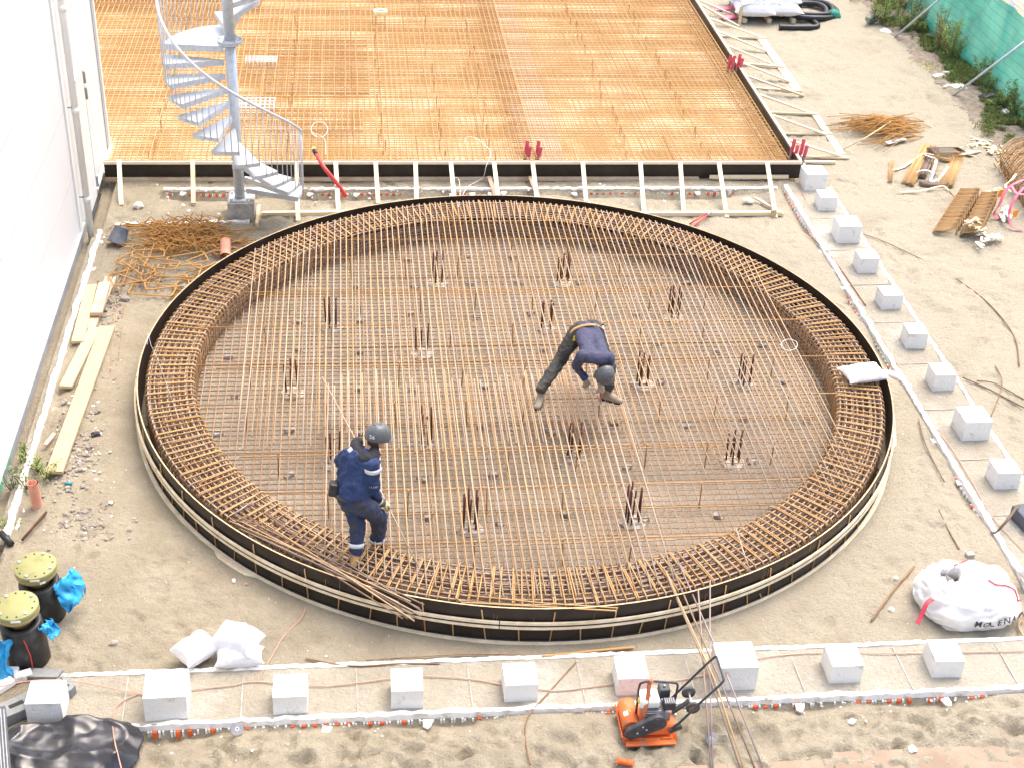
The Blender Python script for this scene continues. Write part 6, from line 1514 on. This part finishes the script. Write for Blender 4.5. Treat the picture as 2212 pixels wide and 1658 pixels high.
# ================================================================ green screened fence
t = thing('site_fence', 'long green net covered site fence running back along the right side', 'fence', (13.8, 30, 0))
net = bpy.data.materials.new('green_net'); net.use_nodes = True
def netn(m):
    tt = m.node_tree; L = tt.links.new; N = tt.nodes.new; b = tt.nodes['Principled BSDF']; b.inputs['Roughness'].default_value = .6
    tc = N('ShaderNodeTexCoord'); n = N('ShaderNodeTexNoise'); n.inputs['Scale'].default_value = 1.1; n.inputs['Detail'].default_value = 5; L(tc.outputs['Object'], n.inputs['Vector'])
    r = N('ShaderNodeValToRGB'); r.color_ramp.elements[0].position = .38; r.color_ramp.elements[1].position = .62
    r.color_ramp.elements[0].color = (.02, .33, .26, 1); r.color_ramp.elements[1].color = (.11, .52, .39, 1); L(n.outputs['Fac'], r.inputs[0])
    w_ = N('ShaderNodeTexWave'); w_.bands_direction = 'Z'; w_.inputs['Scale'].default_value = 1.6; w_.inputs['Distortion'].default_value = .4; L(tc.outputs['Object'], w_.inputs['Vector'])
    r2 = N('ShaderNodeValToRGB'); r2.color_ramp.elements[0].position = .0; r2.color_ramp.elements[1].position = .06; r2.color_ramp.elements[0].color = (.62, .68, .7, 1); L(w_.outputs['Fac'], r2.inputs[0])
    x = N('ShaderNodeMix'); x.data_type = 'RGBA'; x.blend_type = 'MULTIPLY'; x.inputs[0].default_value = 1; L(r.outputs[0], x.inputs[6]); L(r2.outputs[0], x.inputs[7]); L(x.outputs[2], b.inputs['Base Color'])
    tr = N('ShaderNodeBsdfTransparent'); ts = N('ShaderNodeBsdfTranslucent'); L(x.outputs[2], ts.inputs[0]); m1 = N('ShaderNodeMixShader'); m1.inputs[0].default_value = .4; L(b.outputs[0], m1.inputs[1]); L(ts.outputs[0], m1.inputs[2])
    m2 = N('ShaderNodeMixShader'); m2.inputs[0].default_value = .10; L(m1.outputs[0], m2.inputs[1]); L(tr.outputs[0], m2.inputs[2]); L(m2.outputs[0], tt.nodes['Material Output'].inputs[0])
netn(net)
mb = MB(); ny, nz = 260, 28
for i in range(ny+1):
    y = 24.2+13.6*i/ny; sagt = .05*abs(math.sin((y-24.2)/3.45*math.pi)); hem = .06+.14*max(0, noise.noise(Vector((y*1.6, 0, 0))))+.05*noise.noise(Vector((y*6, 1, 0)))
    for j in range(nz+1):
        v = j/nz; z = hem+(1.92-sagt-hem)*v; wv = noise.noise(Vector((y*.9, z*.6, 2)))*.10+noise.noise(Vector((y*2.6+z*2.4, z*.9, 5)))*.05+(1-v)**3*.20*noise.noise(Vector((y*1.3, 8, 0)))
        mb.v.append(Vector((13.76-wv-(1-v)**4*.12, y, z)))
for i in range(ny):
    for j in range(nz): a = i*(nz+1)+j; mb.face([a, a+nz+1, a+nz+2, a+1], True)
o = mb.build('green_net', net, t)
for k in range(5):
    y = 24.6+3.45*k
    for dy in (-.06, .06): MB().tube([(13.86, y+dy, -.1), (13.86, y+dy, 1.98)], .021, 10).build('fence_post', galv, t)
for z in (1.95, .25, 1.05): MB().tube([(13.86, 24, z), (13.86, 38, z)], .013, 8).build('rail', galv, t)
for i, (a, b, lab) in enumerate([((12.62, 31.13, 0), (13.62, 29.95, 1.92), 'far slanting galvanised strut bracing the green fence'), ((12.68, 27.5, 0), (13.72, 26.48, 1.80), 'near slanting galvanised strut bracing the green fence')]):
    s_ = thing('fence_strut', lab, 'strut', a, 'fence struts'); MB().tube([a, b], .026, 10).build('pole', galv, s_); MB().box((a[0]-.04, a[1]+.03, .02), (.16, .09, .02), rz=-.8).build('foot_plate', galv, s_)
MB_road = MB(); MB_road.box((15.9+7, 31, .008), (18, 24, .03)); o = MB_road.build('paving', M('pale_paving', (.62, .58, .54), .9, 0, c2=(.72, .67, .62), scale=2, bump=.2)); o['kind'] = 'structure'
# ================================================================ plants
leafA = M('weed_green', (.17, .235, .06), .7, 0, c2=(.30, .37, .13), scale=9, bump=0, rnd=.4); leafB = M('weed_olive', (.28, .26, .09), .75, 0, c2=(.40, .37, .17), scale=9, bump=0, rnd=.4)
leafC = M('weed_light', (.22, .31, .07), .7, 0, c2=(.33, .42, .13), scale=9, bump=0, rnd=.3); leafG = M('weed_grey', (.24, .30, .22), .8, 0, var=.2, bump=0); stemm = M('weed_stem', (.13, .09, .04), .8)
def leaf(mb, p, d, L, w_, roll):
    d = d.normalized(); s_ = d.cross(Vector((0, 0, 1)));
    if s_.length < .1: s_ = Vector((1, 0, 0))
    s_.normalize(); s_ = (s_*math.cos(roll)+d.cross(s_)*math.sin(roll)); b = len(mb.v)
    mb.v += [p, p+d*L*.5+s_*w_*.5, p+d*L+Vector((0, 0, -L*.15)), p+d*L*.5-s_*w_*.5]; mb.face([b, b+1, b+2, b+3])
def weed(x, y, h, n, mat, lab, seed, spread=.16, ls=.05, dens=130, grp='weeds along the fence', lw=.35):
    rn = random.Random(seed); z0 = ground_z(x, y); t = thing('weed', lab, 'weed', (x, y, z0), grp); st, lf = MB(), MB(); h += z0
    for k in range(n):
        a = rn.uniform(0, 6.28); l = rn.uniform(0, spread); hh = h*rn.uniform(.6, 1.05); top = Vector((x+math.cos(a)*l*1.6, y+math.sin(a)*l*1.6, hh)); bs = Vector((x+math.cos(a)*l*.35, y+math.sin(a)*l*.35, z0)); md = bs.lerp(top, .5)+Vector((rn.uniform(-.03, .03), rn.uniform(-.03, .03), 0))
        P_ = catmull([bs, md, top], 5); st.tube(P_, [.006*(1-i/len(P_))+.002 for i in range(len(P_))], 4)
        for q in range(dens):
            f = rn.random()**.8; p = bs.lerp(top, f)+(md-bs.lerp(top, .5))*(4*f*(1-f)); a2 = rn.uniform(0, 6.28); r_ = (1-f)*.12*h+.02
            p = p+Vector((math.cos(a2), math.sin(a2), .3))*rn.random()*r_
            leaf(lf, p, Vector((math.cos(a2), math.sin(a2), rn.uniform(.1, 1.1))), ls*rn.uniform(.5, 1.3), ls*lw, rn.uniform(-1, 1))
    st.build('stem', stemm, t); lf.build('foliage', mat, t)
W_ = [(1890, 38, .7, 7, leafB, 'far olive weed clump at the top edge left of the fence strut'), (1912, 30, .9, 8, leafA, 'tall green weed at the top edge near the far strut'), (1905, 62, .7, 9, leafC, 'light green bushy weed above the pale concrete chunk'),
      (1938, 50, .8, 9, leafB, 'olive weed clump behind the far strut'), (1950, 78, .55, 8, leafA, 'green weed right at the foot of the far strut'), (1972, 58, .8, 9, leafB, 'dry olive weed between far strut and net'), (1985, 80, .6, 8, leafA, 'small green weed under the hem of the net'),
      (2040, 100, .8, 7, leafB, 'tall brownish weed in front of the net, far one of the pair'), (2048, 145, .95, 12, leafC, 'tallest light green weed in front of the net'), (2030, 125, .75, 8, leafB, 'brownish weed beside the tallest light green one'), (2062, 118, .7, 7, leafB, 'dry weed right of the tallest light green one'),
      (2085, 138, .4, 6, leafA, 'low weed at the lower hem of the net above the rubble'), (2118, 190, .75, 9, leafA, 'dark green weed beside the near fence strut'), (2130, 205, .5, 8, leafA, 'bushy weed under the near strut'), (2178, 262, .5, 9, leafA, 'weed at the net hem near the right edge'),
      (2200, 250, .7, 8, leafA, 'weed touching the right photo edge below the net'), (2150, 245, .35, 8, leafC, 'low weed beside the black plastic scraps'), (2212, 290, .5, 8, leafA, 'weed at the right edge below the net end'),
      (1878, 60, .25, 6, leafG, 'low silvery weed at the far left of the weed strip'), (1925, 5, .8, 7, leafA, 'weed cut by the top photo edge')]
for i, (x, y, h, n, mt, lab) in enumerate(W_): p = at(x, y); weed(min(p.x, 13.6), p.y, h, n, mt, lab, 100+i, spread=.22, ls=.055)
t = thing('flowering_weed', 'low green cushion weed with small yellow flowers by the fence', 'weed', tuple(at(2002, 155)), 'weeds along the fence')
mb, fl_ = MB(), MB(); c0 = at(2005, 155); rn = random.Random(5)
for k in range(900):
    x, y = c0.x+rn.gauss(0, .22), c0.y+rn.gauss(0, .22); z = .02+.14*rn.random()*math.exp(-((x-c0.x)**2+(y-c0.y)**2)*6); leaf(mb, Vector((x, y, z)), Vector((rn.uniform(-1, 1), rn.uniform(-1, 1), .8)), .04, .02, rn.uniform(-1, 1))
for k in range(45): x, y = c0.x+rn.gauss(0, .18), c0.y+rn.gauss(0, .18); fl_.rock((x, y, .13+.05*rn.random()), .014, k)
mb.build('foliage', leafC, t); fl_.build('flowers', M('flower_yellow', (.80, .68, .05), .6, bump=0), t)
# ground cover
mb = MB(); rn = random.Random(9)
for k in range(26000):
    y = rn.uniform(24.3, 34.5); x = 13.75-abs(rn.gauss(0, .55)); dn = noise.noise(Vector((x*1.3, y*.9, 0)))
    if dn+.5*noise.noise(Vector((x*5, y*5, 3))) < .02+.22*(13.7-x) or x < 12.35+.25*noise.noise(Vector((y, 3, 0))): continue
    p = Vector((x, y, ground_z(x, y)+.04))
    mb.m = k % 3 % 2
    for q in range(3): leaf(mb, p+Vector((rn.uniform(-.03, .03), rn.uniform(-.03, .03), 0)), Vector((rn.uniform(-1, 1), rn.uniform(-1, 1), rn.uniform(.4, 1.6))), rn.uniform(.05, .14), .02, rn.uniform(-1, 1))
o = mb.build('ground_cover', [leafA, leafB]); tag(o, 'low green weeds and grass covering the ground along the fence', 'ground cover', None, 'stuff')
mb = MB()
for k in range(50): pass
soil = M('dark_soil', (.16, .13, .095), .95, 0, c2=(.30, .25, .19), scale=8, bump=.6, bscale=30)
for i, (x0, x1, y0, y1) in enumerate([(12.45, 13.9, 24.4, 35.0)]):
    mb = MB(); nx, ny = 24, 160
    for j in range(ny+1):
        for i_ in range(nx+1):
            y = y0+(y1-y0)*j/ny; e = .25*noise.noise(Vector((y*1.1, 2, 0)))+.1*noise.noise(Vector((y*3.5, 2, 0))); x = x0+e*(1-i_/nx)+(x1-x0)*i_/nx; u = min(1, i_/nx*4)
            mb.v.append(Vector((x, y, ground_z(x, y)-.04+u*.075+.02*noise.noise(Vector((x*3, y*3, 0))))))
    for j in range(ny):
        for i_ in range(nx): a = j*(nx+1)+i_; mb.face([a, a+1, a+nx+2, a+nx+1], True)
    o = mb.build('soil_strip', soil); o['kind'] = 'structure'
for i, (x, y, h, n, mt, lab) in enumerate([(50, 985, .35, 7, leafA, 'leafy green weed against the grey plinth, upper one'), (78, 1010, .3, 7, leafA, 'leafy green weed behind the upright drain pipe'), (28, 1040, .4, 6, leafG, 'greyish green weed at the left photo edge'), (100, 1030, .25, 6, leafC, 'small light green weed right of the upright drain pipe'), (12, 1130, .15, 6, leafC, 'tiny grass tuft at the left edge near the dark hose end'), (60, 1055, .28, 6, leafA, 'green weed left of the upright drain pipe')]):
    p = at(x, y); weed(max(p.x, -4.28), p.y, h, n, mt, lab, 200+i, spread=.14, ls=.06, dens=14, grp='weeds by the building', lw=.4)
# ================================================================ rubble, chips
chipw = M('white_chip', (.72, .70, .64), .85, var=.12, bump=.3); stone = M('rubble_stone', (.30, .26, .22), .9, 0, c2=(.46, .42, .37), scale=8, bump=.4, rnd=.3)
mb = MB(); rn = random.Random(77)
def clear(x, y):
    r = math.hypot(x-RC.x, y-RC.y)
    return not (r < RO+.15 or (10.42 < y < 11.28) or (7.85 < x < 8.85 and 11 < y < 23.4) or (y > 23.3 and x < 8.4) or x < -4.1 or x > 12.6)
n = 0
while n < 1000:
    x, y = rn.uniform(-4, 12.5), rn.uniform(9.1, 33)
    if not clear(x, y): continue
    s_ = rn.choice((.004, .006, .008, .010))*(1 if rn.random() > .06 else 2.2); mb.rock((x, y, ground_z(x, y)+s_*.3), s_, n, n1=5, n2=3); n += 1
o = mb.build('white_chips', chipw); tag(o, 'small white foam and shell chips scattered over the sand', 'chips', None, 'stuff')
mb = MB()
for k in range(900):
    f = rn.random(); cx_, cy_ = 240-f*95, 640+f*420; x_, y_ = cx_+rn.gauss(0, 16+f*14), cy_+rn.gauss(0, 26); p = at(x_, y_)
    if p.x < -4.05: continue
    s_ = abs(rn.gauss(.010, .012))+.004; mb.rock(p+Vector((0, 0, s_*.35)), min(s_, .045), k, n1=6, n2=4)
for k in range(260):
    p = at(rn.gauss(190, 45), rn.gauss(1130, 22)); s_ = abs(rn.gauss(.008, .010))+.004; mb.rock(p+Vector((0, 0, s_*.3)), s_, k)
for k in range(500):
    p = at(rn.uniform(1840, 1960), rn.uniform(0, 60)); s_ = abs(rn.gauss(.010, .010))+.005
    if p.x < 12.9: mb.rock(p+Vector((0, 0, s_*.3)), s_, k)
o = mb.build('rubble', stone); tag(o, 'grey brown stony rubble strewn beside the planks and at the top right', 'rubble', None, 'stuff')
mb = MB()
for k in range(70): p = at(rn.gauss(175, 45), rn.gauss(980, 95)); mb.rock(p+Vector((0, 0, .012)), rn.uniform(.008, .028), k+500)
for k in range(90):
    x, y = rn.uniform(-3.6, 7.6), rn.uniform(22.1, 23.3); mb.rock((x, y, .01), rn.uniform(.01, .035), k+900)
for k in range(60):
    x, y = rn.uniform(-2.4, 7.6), rn.uniform(10.1, 10.38); mb.rock((x, y, -.02), rn.uniform(.006, .018), k+1900)
o = mb.build('foam_crumbs', eps); tag(o, 'white foam crumbs lying in front of the far formwork and by the planks', 'crumbs', None, 'stuff')
for i, (x, y, s_, mt, lab) in enumerate([(1912, 76, .16, block_m, 'rounded pale concrete chunk beside the far fence strut'), (398, 624, .07, stone, 'grey stone left of the ring below the bent stirrups'), (270, 648, .06, stone, 'grey stone between the planks and the bent stirrups'), (1560, 1265, .0, stone, ''),
        (1608, 1288, .035, chipw, 'white chip on the sand in front of the right ring wall'), (1925, 1318, .045, chipw, 'white broken piece above the foam edge left of the big bag'), (1935, 1250, .04, chipw, 'white chip left of the rusty rod by the big bag'), (1735, 360, .05, chipw, 'white stone beside the corner of the side formwork'),
        (247, 1390, .05, stone, 'flat grey chip on the sand left of the white sandbags'), (532, 1262, .03, terracotta, 'orange brown stone on the sand below the ring wall'), (505, 1255, .035, chipw, 'pale flat stone on the sand below the ring wall'), (1615, 438, .09, chipw, 'white lump on the sand between two front braces'),
        (580, 655, .05, stone, 'grey lump'), (1245, 1530, .0, stone, ''), (1395, 1390, .0, stone, ''), (1970, 1620, .06, chipw, 'white block scrap on the sand at the lower right'), (1840, 1560, .05, chipw, 'white foam scrap hanging below the foreground beam edge'), (300, 448, .09, chipw, 'white crumpled scrap between the first two braces')]):
    if not s_ or i == 12: continue
    p = at(x, y); o = MB().rock(p+Vector((0, 0, s_*.4)), s_, 300+i, n1=9, n2=6).build('stone', mt); tag(o, lab, 'stone')
t = thing('tile_debris', 'heap of broken pale tiles and white plastic under the tall weeds by the fence', 'debris heap', tuple(at(2060, 180))); rn = random.Random(12)
for k in range(34):
    p = at(rn.gauss(2062, 22), rn.gauss(178, 9), .04+.1*rn.random()); mb = MB(); mb.box(p, (rn.uniform(.12, .32), rn.uniform(.06, .16), .03), M=Matrix.Rotation(rn.uniform(-.6, 1), 3, 'Z') @ Matrix.Rotation(rn.uniform(-.4, .4), 3, 'X'))
    mb.build('broken_tile', M('tile_%s' % ('cream' if k % 3 else 'green'), (.78, .70, .52) if k % 3 else (.45, .52, .42), .7) if k < 2 else MATS['tile_cream' if k % 3 else 'tile_green'], t)
sack('white_plastic', at(2070, 190, .1), .35, .25, .12, .2, white_pvc, seed=91, parent=t, nu=18, nv=12)
for i, (x, y, L, mt, lab) in enumerate([(2140, 215, .5, black_pl, 'black and white plastic roll scrap in the weeds, far piece'), (2165, 238, .45, black_pl, 'crumpled black plastic scrap in the weeds, near piece'), (2172, 250, .3, white_pvc, 'white plastic scrap among the weeds near the right edge'), (1802, 33, .3, net, 'scrap of green net on the sand right of the pipe coil')]):
    o = sack('plastic_scrap', at(x, y, .12), L, .28, .2, .5*i, mt, seed=95+i, nu=20, nv=12, wr=.06); tag(o, lab, 'plastic scrap')
print('objects', len(bpy.data.objects))
